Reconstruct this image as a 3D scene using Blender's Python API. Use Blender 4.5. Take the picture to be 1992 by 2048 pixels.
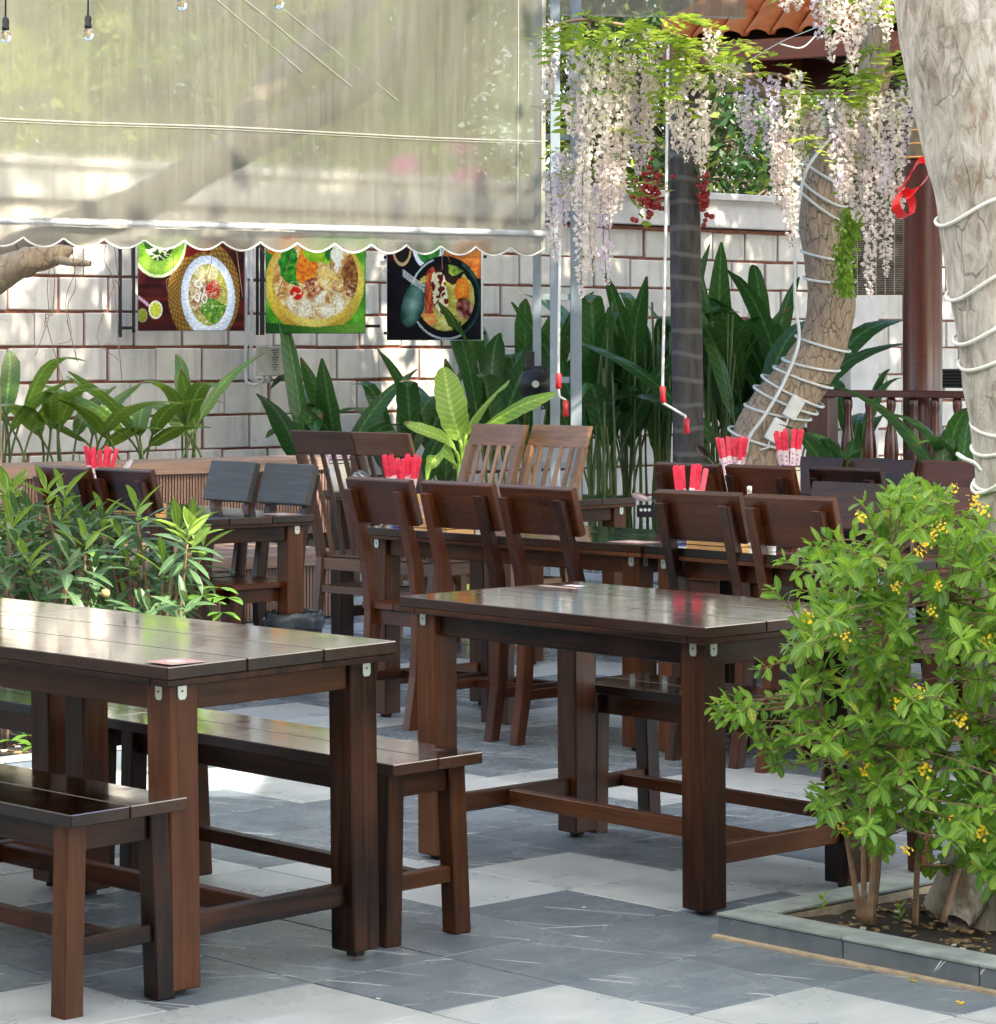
import bpy, bmesh, math, random
from mathutils import Vector, Matrix, noise
R = random.Random(11)
for o in list(bpy.data.objects): bpy.data.objects.remove(o)
SC = bpy.context.scene
COL = SC.collection
# ------------------------------------------------------------------ camera
F, HZ, CX, EYE = 5731.0, 695.0, 996.0, 1.454          # focal length and horizon in photo pixels, eye height in metres
cam = bpy.data.objects.new('camera', bpy.data.cameras.new('camera'))
COL.objects.link(cam)
cam.location = (0, 0, EYE)
cam.rotation_euler = (math.pi / 2, 0, 0)
cam.data.sensor_width = 36
cam.data.lens = 36 * F / 2048
cam.data.shift_y = -(1024 - HZ) / 2048
cam.data.clip_start = 0.1
cam.data.clip_end = 500
SC.camera = cam
# ------------------------------------------------------------------ light
SUN = Vector((0.50, -0.52, 0.69)).normalized()
w = bpy.data.worlds.new('World'); SC.world = w; w.use_nodes = True
nt = w.node_tree
sky = nt.nodes.new('ShaderNodeTexSky'); sky.sky_type = 'NISHITA'; sky.sun_disc = False
sky.sun_elevation = math.asin(SUN.z); sky.sun_rotation = math.atan2(SUN.x, SUN.y)
sky.air_density = 1.0; sky.dust_density = 2.2; sky.ozone_density = 1.0
nt.links.new(sky.outputs[0], nt.nodes['Background'].inputs[0])
nt.nodes['Background'].inputs[1].default_value = 0.15
sl = bpy.data.lights.new('sun', 'SUN'); sl.energy = 3.7; sl.angle = math.radians(0.6); sl.color = (1.0, 0.90, 0.74)
so = bpy.data.objects.new('sun', sl); COL.objects.link(so)
so.rotation_euler = SUN.to_track_quat('Z', 'Y').to_euler()
so.location = (6, -6, 12)
SC.view_settings.view_transform = 'Standard'
SC.view_settings.look = 'None'
SC.view_settings.exposure = 1.95
SC.view_settings.gamma = 1
SC.view_settings.use_curve_mapping = False
SC.render.engine = 'CYCLES'
SC.cycles.max_bounces = 8
SC.cycles.transparent_max_bounces = 16
SC.cycles.use_denoising = True

# ------------------------------------------------------------------ helpers
def at(x, y, Y):                       # photo pixel + depth -> point of the place
    return Vector((Y * (x - CX) / F, Y, EYE + (HZ - y) * Y / F))
def gnd(x, y, z=0.0):                  # photo pixel on the level z
    Y = F * (EYE - z) / (y - HZ)
    return Vector((Y * (x - CX) / F, Y, z))
def pix(p):
    return (CX + F * p[0] / p[1], HZ + F * (EYE - p[2]) / p[1])
PSI = 0.819                            # the patio grid: L runs right and near, S right and away
L = Vector((math.cos(PSI), -math.sin(PSI), 0)); S = Vector((math.sin(PSI), math.cos(PSI), 0))
UP = Vector((0, 0, 1))
def link(o, parent=None):
    COL.objects.link(o)
    if parent is not None: o.parent = parent
    return o
def tag(o, label=None, cat=None, group=None, kind=None):
    if label: o['label'] = label
    if cat: o['category'] = cat
    if group: o['group'] = group
    if kind: o['kind'] = kind
    return o
def thing(name, label, cat, loc=(0, 0, 0), rz=0.0, group=None):
    o = bpy.data.objects.new(name, None); o.empty_display_size = 0.1
    COL.objects.link(o); o.location = loc; o.rotation_euler = (0, 0, rz)
    return tag(o, label, cat, group)
def part(name, mesh, parent, loc=None, rot=None, scale=None):
    o = bpy.data.objects.new(name, mesh); COL.objects.link(o); o.parent = parent
    if loc is not None: o.location = loc
    if rot is not None:
        o.rotation_mode = 'XYZ'; o.rotation_euler = rot
    if scale is not None: o.scale = (scale,) * 3 if isinstance(scale, (int, float)) else scale
    return o
def kids(o): return [c for c in bpy.data.objects if c.parent == o]
def dup(root, loc, rz, label, group=None, childmap=None):
    cm = childmap
    r = root.copy(); COL.objects.link(r); r.location = loc; r.rotation_euler = (0, 0, rz)
    r['label'] = label
    if group: r['group'] = group
    for c in cm:
        n = c.copy(); COL.objects.link(n); n.parent = r
        for g in cm[c]:
            d = g.copy(); COL.objects.link(d); d.parent = n
    return r
def tree_of(root):
    allo = list(bpy.data.objects)
    return {c: [g for g in allo if g.parent == c] for c in allo if c.parent == root}

class MB:
    def __init__(s): s.v = []; s.f = []; s.mi = []; s.at = {}
    def add(s, vs, fs, mi=0):
        b = len(s.v); s.v += [tuple(v) for v in vs]
        for f in fs: s.f.append(tuple(b + i for i in f)); s.mi.append(mi)
    def box(s, c, size, rot=None, mi=0):
        x, y, z = size[0] / 2, size[1] / 2, size[2] / 2
        vs = [Vector((a * x, b * y, d * z)) for d in (-1, 1) for b in (-1, 1) for a in (-1, 1)]
        if rot is not None: vs = [rot @ v for v in vs]
        vs = [v + Vector(c) for v in vs]
        s.add(vs, [(0, 2, 3, 1), (4, 5, 7, 6), (0, 1, 5, 4), (2, 6, 7, 3), (0, 4, 6, 2), (1, 3, 7, 5)], mi)
    def loft(s, rings, cap=True, mi=0):          # list of equal-length closed rings
        n = len(rings[0]); vs = [v for r in rings for v in r]; fs = []
        for k in range(len(rings) - 1):
            for i in range(n):
                a = k * n + i; b = k * n + (i + 1) % n
                fs.append((a, b, b + n, a + n))
        if cap:
            fs.append(tuple(reversed(range(n)))); fs.append(tuple((len(rings) - 1) * n + i for i in range(n)))
        s.add(vs, fs, mi)
    def bar(s, pts, w, h, side=(1, 0, 0), mi=0):  # rectangular section along a polyline; w along side
        pts = [Vector(p) for p in pts]; sd = Vector(side).normalized(); rings = []
        for k, p in enumerate(pts):
            d = (pts[min(k + 1, len(pts) - 1)] - pts[max(k - 1, 0)]).normalized()
            a = (sd - d * sd.dot(d)).normalized(); b = d.cross(a)
            rings.append([p - a * w / 2 - b * h / 2, p + a * w / 2 - b * h / 2, p + a * w / 2 + b * h / 2, p - a * w / 2 + b * h / 2])
        s.loft(rings, True, mi)
    def post(s, p0, p1, w, h, x=(1, 0, 0), y=(0, 1, 0), mi=0):  # sheared leg: level ends
        x = Vector(x); y = Vector(y); p0 = Vector(p0); p1 = Vector(p1)
        r = lambda p: [p - x * w / 2 - y * h / 2, p + x * w / 2 - y * h / 2, p + x * w / 2 + y * h / 2, p - x * w / 2 + y * h / 2]
        s.loft([r(p0), r(p1)], True, mi)
    def tube(s, pts, rad, n=8, cap=True, mi=0):
        pts = [Vector(p) for p in pts]; rings = []
        if isinstance(rad, (int, float)): rad = [rad] * len(pts)
        a = None
        for k, p in enumerate(pts):
            d = (pts[min(k + 1, len(pts) - 1)] - pts[max(k - 1, 0)])
            d = d.normalized() if d.length > 1e-9 else UP
            if a is None: a = d.orthogonal().normalized()
            else:
                a = a - d * a.dot(d)
                a = a.normalized() if a.length > 1e-6 else d.orthogonal().normalized()
            b = d.cross(a)
            rings.append([p + (a * math.cos(t) + b * math.sin(t)) * rad[k] for t in [2 * math.pi * i / n for i in range(n)]])
        s.loft(rings, cap, mi)
    def lathe(s, prof, c=(0, 0, 0), n=16, cap=True, mi=0):   # prof: (radius, z)
        c = Vector(c)
        s.loft([[c + Vector((r * math.cos(2 * math.pi * i / n), r * math.sin(2 * math.pi * i / n), z)) for i in range(n)] for r, z in prof], cap, mi)
    def mesh(s, name, mats, bevel=0, smooth=False, seg=1):
        m = bpy.data.meshes.new(name); m.from_pydata(s.v, [], s.f)
        for t in (mats if isinstance(mats, (list, tuple)) else [mats]): m.materials.append(t)
        m.polygons.foreach_set('material_index', s.mi)
        if s.at:
            ca = m.color_attributes.new('blade', 'FLOAT_COLOR', 'POINT'); fl = []
            for i in range(len(s.v)): fl += [*s.at.get(i, (.6, .3)), 0, 1]
            ca.data.foreach_set('color', fl)
        if bevel:
            bm = bmesh.new(); bm.from_mesh(m)
            bmesh.ops.recalc_face_normals(bm, faces=bm.faces)
            ed = [e for e in bm.edges if len(e.link_faces) == 2 and e.calc_face_angle(0) > 0.6]
            bmesh.ops.bevel(bm, geom=ed, offset=bevel, segments=seg, affect='EDGES', profile=0.5, clamp_overlap=True)
            bm.to_mesh(m); bm.free()
        if smooth:
            m.polygons.foreach_set('use_smooth', [True] * len(m.polygons))
        m.update()
        return m
    def obj(s, name, mats, parent=None, bevel=0, smooth=False, seg=1):
        return link(bpy.data.objects.new(name, s.mesh(name, mats, bevel, smooth, seg)), parent)
def spline(pts, n=6):                        # Catmull-Rom through the points
    P = [Vector(p) for p in pts]; out = []
    P = [P[0] * 2 - P[1]] + P + [P[-1] * 2 - P[-2]]
    for k in range(1, len(P) - 2):
        for i in range(n):
            t = i / n; a, b, c, d = P[k - 1], P[k], P[k + 1], P[k + 2]
            out.append(0.5 * ((2 * b) + (c - a) * t + (2 * a - 5 * b + 4 * c - d) * t * t + (3 * b - a - 3 * c + d) * t ** 3))
    out.append(P[-2]); return out
def lerp_list(v, n):
    out = []
    for k in range(len(v) - 1):
        for i in range(n): out.append(v[k] + (v[k + 1] - v[k]) * i / n)
    out.append(v[-1]); return out

# ------------------------------------------------------------------ materials
class NT:
    def __init__(s, name):
        s.m = bpy.data.materials.new(name); s.m.use_nodes = True
        s.t = s.m.node_tree; s.b = s.t.nodes['Principled BSDF']; s.out = s.t.nodes['Material Output']
        s._oi = None
    def n(s, typ, ins=None, **kw):
        nd = s.t.nodes.new(typ)
        for k, v in kw.items(): setattr(nd, k, v)
        for k, v in (ins or {}).items():
            if isinstance(v, bpy.types.NodeSocket): s.t.links.new(v, nd.inputs[k])
            else: nd.inputs[k].default_value = v
        return nd
    def l(s, a, b): s.t.links.new(a, b)
    def coord(s, scale=(1, 1, 1), rand=True, src='Object', rot=(0, 0, 0)):
        tc = s.n('ShaderNodeTexCoord').outputs[src]
        if src == 'World': tc = s.n('ShaderNodeNewGeometry').outputs['Position']
        mp = s.n('ShaderNodeMapping', {'Vector': tc, 'Scale': scale, 'Rotation': rot})
        if rand:
            r = s.rnd()
            m1 = s.n('ShaderNodeMath', {0: r, 1: 37.0}, operation='MULTIPLY').outputs[0]
            s.l(m1, mp.inputs['Location'])
        return mp.outputs[0]
    def rnd(s):
        if s._oi is None: s._oi = s.n('ShaderNodeObjectInfo').outputs['Random']
        return s._oi
    def noise(s, vec, scale=5, detail=4, rough=0.55, dist=0.0):
        return s.n('ShaderNodeTexNoise', {'Vector': vec, 'Scale': scale, 'Detail': detail, 'Roughness': rough, 'Distortion': dist}).outputs[0]
    def ramp(s, fac, stops, interp='LINEAR'):
        r = s.n('ShaderNodeValToRGB', {0: fac}); e = r.color_ramp.elements; r.color_ramp.interpolation = interp
        while len(e) < len(stops): e.new(0.5)
        for k, (p, c) in enumerate(stops):
            e[k].position = p; e[k].color = (c, c, c, 1) if isinstance(c, (int, float)) else (*c, 1)
        return r.outputs[0]
    def mix(s, fac, a, b, typ='MIX'):
        nd = s.n('ShaderNodeMix', data_type='RGBA', blend_type=typ)
        for sock, v in ((nd.inputs[0], fac), (nd.inputs[6], a), (nd.inputs[7], b)):
            if isinstance(v, bpy.types.NodeSocket): s.l(v, sock)
            elif sock == nd.inputs[0]: sock.default_value = v
            else: sock.default_value = (*v, 1) if not isinstance(v, (int, float)) else (v, v, v, 1)
        return nd.outputs[2]
    def math(s, op, a, b=0.0, c=None):
        d = {0: a, 1: b}
        if c is not None: d[2] = c
        return s.n('ShaderNodeMath', d, operation=op).outputs[0]
    def set(s, **kw):
        for k, v in kw.items():
            k = {'col': 'Base Color', 'rough': 'Roughness', 'spec': 'Specular IOR Level', 'metal': 'Metallic', 'coat': 'Coat Weight', 'coatr': 'Coat Roughness', 'trans': 'Transmission Weight', 'ior': 'IOR', 'alpha': 'Alpha'}[k]
            sock = s.b.inputs[k]
            if isinstance(v, bpy.types.NodeSocket): s.l(v, sock)
            elif isinstance(v, (tuple, list)): sock.default_value = (*v, 1)
            else: sock.default_value = v
        return s
    def bump(s, h, strength=0.3, dist=0.01):
        b = s.n('ShaderNodeBump', {'Height': h, 'Strength': strength, 'Distance': dist}).outputs[0]
        s.l(b, s.b.inputs['Normal']); return s
def plain(name, col, rough=0.5, metal=0.0, var=0.12, scale=20, **kw):
    t = NT(name); nz = t.noise(t.coord(), scale, 3)
    f = t.ramp(nz, [(0.3, 1 - var), (0.7, 1 + var)])
    c = t.mix(1.0, col, f, 'MULTIPLY')
    t.set(col=c, rough=rough, metal=metal, **kw); return t.m
def wood(name, dark, light, axis, rough=0.3, coat=0.2, patch=0.5, spec=0.5, coatr=0.15, bmp=0.12, cior=1.5, lacquer=0):
    t = NT(name); sc = [26, 26, 26]; sc[axis] = 1.6
    v = t.coord(tuple(sc)); g = t.noise(v, 1.0, 6, 0.6, 1.2)
    v2 = t.coord((3, 3, 3)); p = t.noise(v2, 1.3, 3)
    sc2 = [90, 90, 90]; sc2[axis] = 3
    fine = t.noise(t.coord(tuple(sc2)), 1.0, 3)
    f = t.math('ADD', t.math('MULTIPLY', g, 0.62), t.math('MULTIPLY', p, patch * 0.76))
    f = t.math('ADD', f, t.math('MULTIPLY', t.rnd(), 0.42)); f = t.math('SUBTRACT', f, 0.24)
    c = t.ramp(f, [(0.28, dark), (0.55, tuple((a + b) / 2 for a, b in zip(dark, light))), (0.82, light)])
    c = t.mix(0.35, c, t.mix(1.0, c, t.ramp(fine, [(0.35, 0.55), (0.6, 1.25)]), 'MULTIPLY'))
    rr = t.ramp(p, [(0.3, rough * 0.8), (0.75, min(1, rough * 1.35))])
    t.set(col=c, rough=rr, coat=coat, coatr=coatr, spec=spec); t.b.inputs['Coat IOR'].default_value = cior
    t.bump(fine, bmp, 0.002)
    if lacquer:                              # thick clear lacquer: strong mirror only at grazing angles, drawn out along the grain
        fw = t.n('ShaderNodeLayerWeight', {'Blend': 0.5}).outputs[1]
        sc3 = [14, 14, 14]; sc3[axis] = 1.2; wav = t.noise(t.coord(tuple(sc3)), 1.0, 2)
        bp = t.n('ShaderNodeBump', {'Height': wav, 'Strength': 0.022, 'Distance': 0.01}).outputs[0]
        gl = t.n('ShaderNodeBsdfGlossy', {0: (1, 1, 1, 1), 'Roughness': t.ramp(t.noise(t.coord((4, 4, 4)), 2.2, 5, .65), [(.35, .055), (.60, .10), (.72, .24)]), 'Normal': bp}).outputs[0]
        t.l(t.n('ShaderNodeMixShader', {0: t.math('MULTIPLY', t.math('POWER', fw, 2.2), lacquer), 1: t.b.outputs[0], 2: gl}).outputs[0], t.out.inputs[0])
    return t.m
DK, DKL = (0.0060, 0.0020, 0.0015), (0.118, 0.041, 0.0140)
WD = [wood('dark wood %s' % a, DK, DKL, k, 0.38, 0.06, 0.6, spec=0.22) for k, a in enumerate('xyz')]
WTOP = [wood('lacquered top %s' % a, (0.010, 0.0036, 0.0026), (0.060, 0.024, 0.012), k, 0.15, 1.0, spec=0.8, coatr=0.08, bmp=0.012, cior=1.6, lacquer=0.95) for k, a in enumerate('xyz')]
WCH = [wood('chair wood %s' % a, (0.008, 0.0023, 0.0016), (0.108, 0.032, 0.0115), k, 0.34, 0.12, 0.6, spec=0.28) for k, a in enumerate('xyz')]
WSL = [wood('slat chair wood %s' % a, (0.050, 0.020, 0.010), (0.165, 0.075, 0.034), k, 0.45, 0.1) for k, a in enumerate('xyz')]
WLT = [wood('pale chair wood %s' % a, (0.19, 0.092, 0.042), (0.46, 0.26, 0.135), k, 0.45, 0.1) for k, a in enumerate('xyz')]
WEDGE = wood('shade painted edge', (0.005, 0.0025, 0.0022), (0.055, 0.020, 0.010), 0, 0.35, 0.1, 0.6, spec=0.35)  # shade of the plank edges painted as a near-black wood colour
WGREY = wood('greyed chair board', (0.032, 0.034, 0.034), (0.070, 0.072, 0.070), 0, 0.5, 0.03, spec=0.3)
M = {}
M['zinc'] = plain('galvanised plate', (0.50, 0.55, 0.50), 0.4, 0.7)
M['rubber'] = plain('black pad', (0.012, 0.012, 0.013), 0.7)
M['steel'] = plain('painted steel', (0.24, 0.29, 0.33), 0.4, 0.0, 0.1, 6)
M['white_pl'] = plain('white plastic', (0.75, 0.75, 0.72), 0.35)
M['cream_pl'] = plain('cream plastic', (0.62, 0.60, 0.50), 0.4)
M['black'] = plain('black paint', (0.012, 0.012, 0.014), 0.35)
M['red_pl'] = plain('red handle', (0.55, 0.02, 0.03), 0.35)
M['ceramic'] = plain('white ceramic', (0.80, 0.80, 0.76), 0.18, spec=0.6)
M['blue'] = plain('blue glaze', (0.015, 0.025, 0.22), 0.25)
M['tray'] = plain('tray wood', (0.55, 0.30, 0.10), 0.45, 0, 0.2, 14)
M['pack_red'] = plain('red wrapper', (0.80, 0.045, 0.10), 0.35, 0, 0.25, 60)
M['pack_white'] = plain('white wrapper', (0.80, 0.66, 0.72), 0.4, 0, 0.2, 60)
M['paper'] = plain('paper sticker', (0.40, 0.25, 0.24), 0.5, 0, 0.15, 60)
M['bag'] = plain('dark bin bag', (0.055, 0.070, 0.090), 0.30, 0, 0.3, 8)
M['bin'] = plain('grey bin', (0.045, 0.048, 0.05), 0.5)
M['cable'] = plain('white cable', (0.72, 0.74, 0.72), 0.45, 0, 0.1, 12)
M['ribbon'] = plain('red ribbon', (0.65, 0.01, 0.012), 0.35)
M['steel_spoon'] = plain('spoon steel', (0.6, 0.6, 0.62), 0.2, 1.0)
# ------------------------------------------------------------------ ground and floor
def slate(name, c0, c1, vein, vcol, rough, scale=1.0, upright=False):
    t = NT(name)
    v = t.coord((1, 1, 1)); big = t.noise(v, 4.0 * scale, 5, 0.6, 0.4)
    st = t.noise(t.coord((30, 5, 5)), 1.0, 5, 0.65)
    f = t.math('ADD', t.math('MULTIPLY', big, 0.6), t.math('MULTIPLY', st, 0.4))
    c = t.ramp(f, [(0.35, c0), (0.65, c1)])
    vm = None
    for ang, frq, wd_, lo in ((0.42, 3.1, 0.0065, 0.48), (0.36, 4.7, 0.0055, 0.52), (1.05, 2.3, 0.0050, 0.58)):
        cv = t.coord((1, 1, 1) if not upright else (1.6, 1.6, 1.6), rot=(0, 0, -ang) if not upright else (math.pi / 2, 0, ang * 1.5 + .25)); sx = t.n('ShaderNodeSeparateXYZ', {0: cv}); wob = t.noise(cv, 4.0, 1)
        yy = t.math('ADD', sx.outputs[1], t.math('MULTIPLY', wob, 0.016))
        ln = t.math('ABSOLUTE', t.math('SUBTRACT', t.math('FRACT', t.math('MULTIPLY', yy, frq)), 0.5))
        g1 = t.n('ShaderNodeMapping', {'Vector': cv, 'Scale': (3.0, 9.0, 1)}).outputs[0]
        lo -= .02 if upright else 0; wd_ *= .75 if upright else 1; gt = t.ramp(t.noise(g1, 1.0, 2), [(lo, 0.0), (lo + .05, 1.0)])
        q = t.math('MULTIPLY', t.ramp(ln, [(0.0, 1.0), (wd_, 1.0), (wd_ * 2, 0.0)]), gt)
        vm = q if vm is None else t.math('MAXIMUM', vm, q)
    gate = 1.0
    c = t.mix(t.math('MULTIPLY', t.math('MULTIPLY', vm, gate), vein), c, vcol)
    spk = t.ramp(t.noise(v, 150, 1), [(0.72, 0.0), (0.76, 1.0)])
    c = t.mix(t.math('MULTIPLY', spk, 0.04), c, vcol)
    tint = t.ramp(t.rnd(), [(0.0, 0.93), (1.0, 1.07)])
    c = t.mix(1.0, c, tint, 'MULTIPLY')
    t.set(col=c, rough=t.ramp(big, [(0.3, rough * 0.8), (0.7, rough * 1.25)]), spec=0.5)
    t.bump(st, 0.02, 0.001); return t.m
M['tile_dark'] = slate('dark slate tile', (0.118, 0.152, 0.196), (0.195, 0.238, 0.290), 0.85, (0.62, 0.66, 0.68), 0.25)
M['tile_light'] = slate('pale stone tile', (0.33, 0.375, 0.42), (0.45, 0.49, 0.525), 0.0, (0.7, 0.72, 0.72), 0.30)
M['grout'] = plain('tile grout', (0.40, 0.41, 0.41), 0.85)
M['earth'] = plain('garden earth', (0.10, 0.085, 0.055), 0.95, 0, 0.4, 3)
g = MB(); g.box((0, 60, -0.1), (400, 400, 0.1)); tag(g.obj('ground', M['earth']), kind='structure')
g = MB(); g.box((0.5, 14, -0.03), (16, 24, 0.044))
floor = tag(g.obj('floor', M['grout']), kind='structure')
TS, TC0 = 0.403, Vector((0.184, 7.652, 0))
def tmesh(name, mat):
    b = MB(); b.box((0, 0, -0.006), (TS - 0.005, TS - 0.005, 0.012)); return b.mesh(name, mat, 0.0012)
tile_m = {True: tmesh('tile pale', M['tile_light']), False: tmesh('tile dark', M['tile_dark'])}
cells = []
for i in range(-46, 46):
    for j in range(-46, 46):
        p = TC0 + L * (TS * (i + 0.5)) + S * (TS * (j + 0.5))
        if p.y < 5.4 or p.y > 21.5: continue
        x = CX + F * p.x / p.y
        if -1500 < x < 3800: cells.append((p.y, p, (i - j) % 6 in (5, 0), x))
cells.sort(key=lambda c: c[0])
seen = [c for c in cells if -120 < c[3] < 2110]; near = seen[:300]; ids = set(id(c) for c in near); far = [c for c in cells if id(c) not in ids]
for y, p, lt, x in near:
    o = part('tile', tile_m[lt], floor, (p.x, p.y, 0.0065 + R.uniform(-0.0008, 0.0008)),
             (R.uniform(-.0012, .0012), R.uniform(-.0012, .0012), -PSI + R.choice((0, math.pi))))
b = MB(); rot = Matrix.Rotation(-PSI, 3, 'Z')
for y, p, lt, x in far: b.box((p.x, p.y, 0.0005), (TS - 0.005, TS - 0.005, 0.012), rot, 0 if lt else 1)
tag(b.obj('tile_field', [M['tile_light'], M['tile_dark']], floor), kind='stuff')

# unseen house added behind the camera to block sky light and deepen contrast
hs = thing('added_house', 'brown plastered house added out of view to block sky light', 'house', (0, -3.4, 0))
M['plaster'] = plain('brown plaster', (0.16, 0.115, 0.08), 0.8, 0, 0.2, 2); M['shade_glass'] = plain('dark window', (0.02, 0.022, 0.025), 0.1)
g = MB(); g.box((1, -.2, 2.3), (18, .4, 4.6)); g.obj('wall', M['plaster'], hs)
g = MB(); g.box((-7.2, 6.2, 2.3), (.4, 12.4, 4.6)); g.obj('added_wing', M['plaster'], hs)  # added wing, keeps bright sky on the left off the furniture
for k in range(4):
    g = MB(); g.box((-5 + k * 4, .02, 1.5), (1.6, .06, 1.6)); f_ = g.obj('window', M['plaster'], hs); g = MB(); g.box((-5 + k * 4, .06, 1.5), (1.4, .03, 1.4)); g.obj('pane', M['shade_glass'], f_)
g = MB(); g.box((-3, .02, 1.05), (1.1, .06, 2.1)); g.obj('door', M['plaster'], hs)
# ------------------------------------------------------------------ garden wall of painted blocks
t = NT('painted block')
v = t.coord((1, 1, 1)); nz = t.noise(v, 9, 5); lo = t.noise(t.coord((2, 2, 2)), 2, 3)
c = t.ramp(t.math('ADD', t.math('MULTIPLY', nz, .5), t.math('MULTIPLY', lo, .5)), [(0.3, (0.62, 0.585, 0.52)), (0.7, (0.79, 0.755, 0.68))])
c = t.mix(1.0, c, t.ramp(t.rnd(), [(0, 0.88), (1, 1.05)]), 'MULTIPLY')
c = t.mix(t.ramp(t.noise(v, 28, 3), [(0.62, 0.0), (0.76, 0.40)]), c, (0.30, 0.27, 0.22))
st_ = t.noise(t.coord((5, 5, .5), False), 2.0, 4); c = t.mix(t.ramp(st_, [(.54, 0), (.72, .35)]), c, (.33, .31, .26))
t.set(col=c, rough=0.7); t.bump(nz, 0.25, 0.004); M['block'] = t.m
M['mortar'] = plain('red brown mortar', (0.27, 0.105, 0.068), 0.85, 0, 0.3, 30)
M['coping'] = plain('pale coping', (0.66, 0.64, 0.60), 0.7, 0, 0.15, 4)
WZ = math.pi / 2 - PSI
WALL0 = Vector((0, 20.86, 0))
wall = thing('garden_wall', 'long garden wall of white painted blocks with red brown joints', 'wall', WALL0, WZ)
def wall_p(t_, out=0.0, z=0.0): return WALL0 + S * t_ + L * out + UP * z     # out = towards the patio
g = MB(); g.box((0.9, 0.13, 1.19), (12.4, 0.24, 2.38)); g.obj('mortar_core', M['mortar'], wall)
g = MB(); g.box((0.9, 0.11, 2.50), (12.4, 0.36, 0.22)); g.box((0.9, 0.11, 2.63), (12.4, 0.44, 0.055)); g.obj('coping', M['coping'], wall, 0.006)
BW, BH, BJ = 0.385, 0.226, 0.015
b = MB(); b.box((0, 0, 0), (BW - BJ, 0.06, BH - BJ)); blk = b.mesh('block', M['block'], 0.006)
n = 0
for r in range(10):
    z = 0.10 + BH * (r + 0.5); off = (r % 2) * BW * 0.5 + R.uniform(-.03, .03)
    for k in range(-13, 17):
        tx = k * BW + off
        if tx < -5.0 or tx > 6.6: continue
        n += 1
        if n > 300: continue
        part('block', blk, wall, (tx + R.uniform(-.008, .008), 0.018 + R.uniform(-.003, .003), z + R.uniform(-.003, .003)),
             (R.uniform(-.004, .004), R.uniform(-.012, .012), 0), (R.uniform(.97, 1.01), 1, R.uniform(.955, 1.015)))
# white pilaster in the wall beside the pavilion
g = MB(); g.box((0, 0, 1.25), (0.36, 0.16, 2.5)); o = g.obj('pilaster', M['coping'], wall, 0.006); o.location = (4.02, -0.03, 0)
# low kerb along the foot of the wall
g = MB(); g.box((1.8, -0.22, 0.06), (10.6, 0.40, 0.12)); g.obj('foot_kerb', M['coping'], wall, 0.01)
# ------------------------------------------------------------------ timber deck and planter box on the left
M['deck'] = wood('composite deck', (0.205, 0.135, 0.105), (0.30, 0.205, 0.160), 0, 0.6, 0.0, 0.4)
M['deckv'] = wood('composite slat', (0.165, 0.100, 0.078), (0.255, 0.160, 0.125), 2, 0.6, 0.0, 0.4)
M['gap'] = plain('dark gap', (0.012, 0.009, 0.008), 0.9)
PA = math.atan2(0.6, 0.8)
def cladding(parent, x0, x1, y, z0, z1):
    b = MB(); wd = 0.118
    b.box((0, 0.012, (z0 + z1) / 2), (wd - 0.004, 0.012, z1 - z0))
    for q in range(6): b.box((-wd / 2 + (q + 0.5) * wd / 6, 0, (z0 + z1) / 2), (wd / 6 - 0.006, 0.014, z1 - z0 - 0.001))
    m = b.mesh('cladding', M['deckv']); x = x0 + wd / 2
    while x < x1:
        part('cladding_board', m, parent, (x, y, R.uniform(-.001, .001))); x += wd
pl = thing('planter_box', 'long brown composite planter box along the wall behind the deck', 'planter', (-1.52, 16.57, 0), PA)
g = MB(); g.box((-0.6, 0.75, 0.38), (3.0, 1.42, 0.70)); g.obj('core', M['gap'], pl)
for k in range(3):
    g = MB(); g.box((-0.6, -0.02 + 0.07 + k * 0.147, 0.79), (3.06, 0.143, 0.028)); g.obj('plank', M['deck'], pl, 0.003)
g = MB(); g.box((-0.6, -0.026, 0.768), (3.06, 0.022, 0.072)); g.obj('fascia', M['deck'], pl, 0.003)
g = MB(); g.box((0.905, 0.3, 0.79), (0.024, 0.6, 0.05)); g.obj('end_fascia', M['deck'], pl, 0.003)
cladding(pl, -2.1, 0.9, 0.0, 0.36, 0.735)
M['soil'] = plain('dark soil', (0.022, 0.016, 0.012), 0.95, 0, 0.6, 40)
g = MB(); g.box((-0.6, 0.95, 0.735), (2.96, 1.0, 0.03)); g.obj('soil', M['soil'], pl)
dk = thing('deck_platform', 'low brown composite deck platform below the planter box', 'deck', (-0.833, 15.4, 0), PA)
g = MB(); g.box((-1.2, 0.72, 0.155), (2.5, 1.36, 0.29)); g.obj('core', M['gap'], dk)
for k in range(10):
    g = MB(); g.box((-1.2, -0.02 + 0.07 + k * 0.145, 0.345), (2.56, 0.141, 0.026)); g.obj('plank', M['deck'], dk, 0.003)
g = MB(); g.box((-1.2, -0.026, 0.325), (2.56, 0.022, 0.066)); g.obj('fascia', M['deck'], dk, 0.003)
cladding(dk, -2.48, 0.05, 0.0, 0.015, 0.29)
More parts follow.
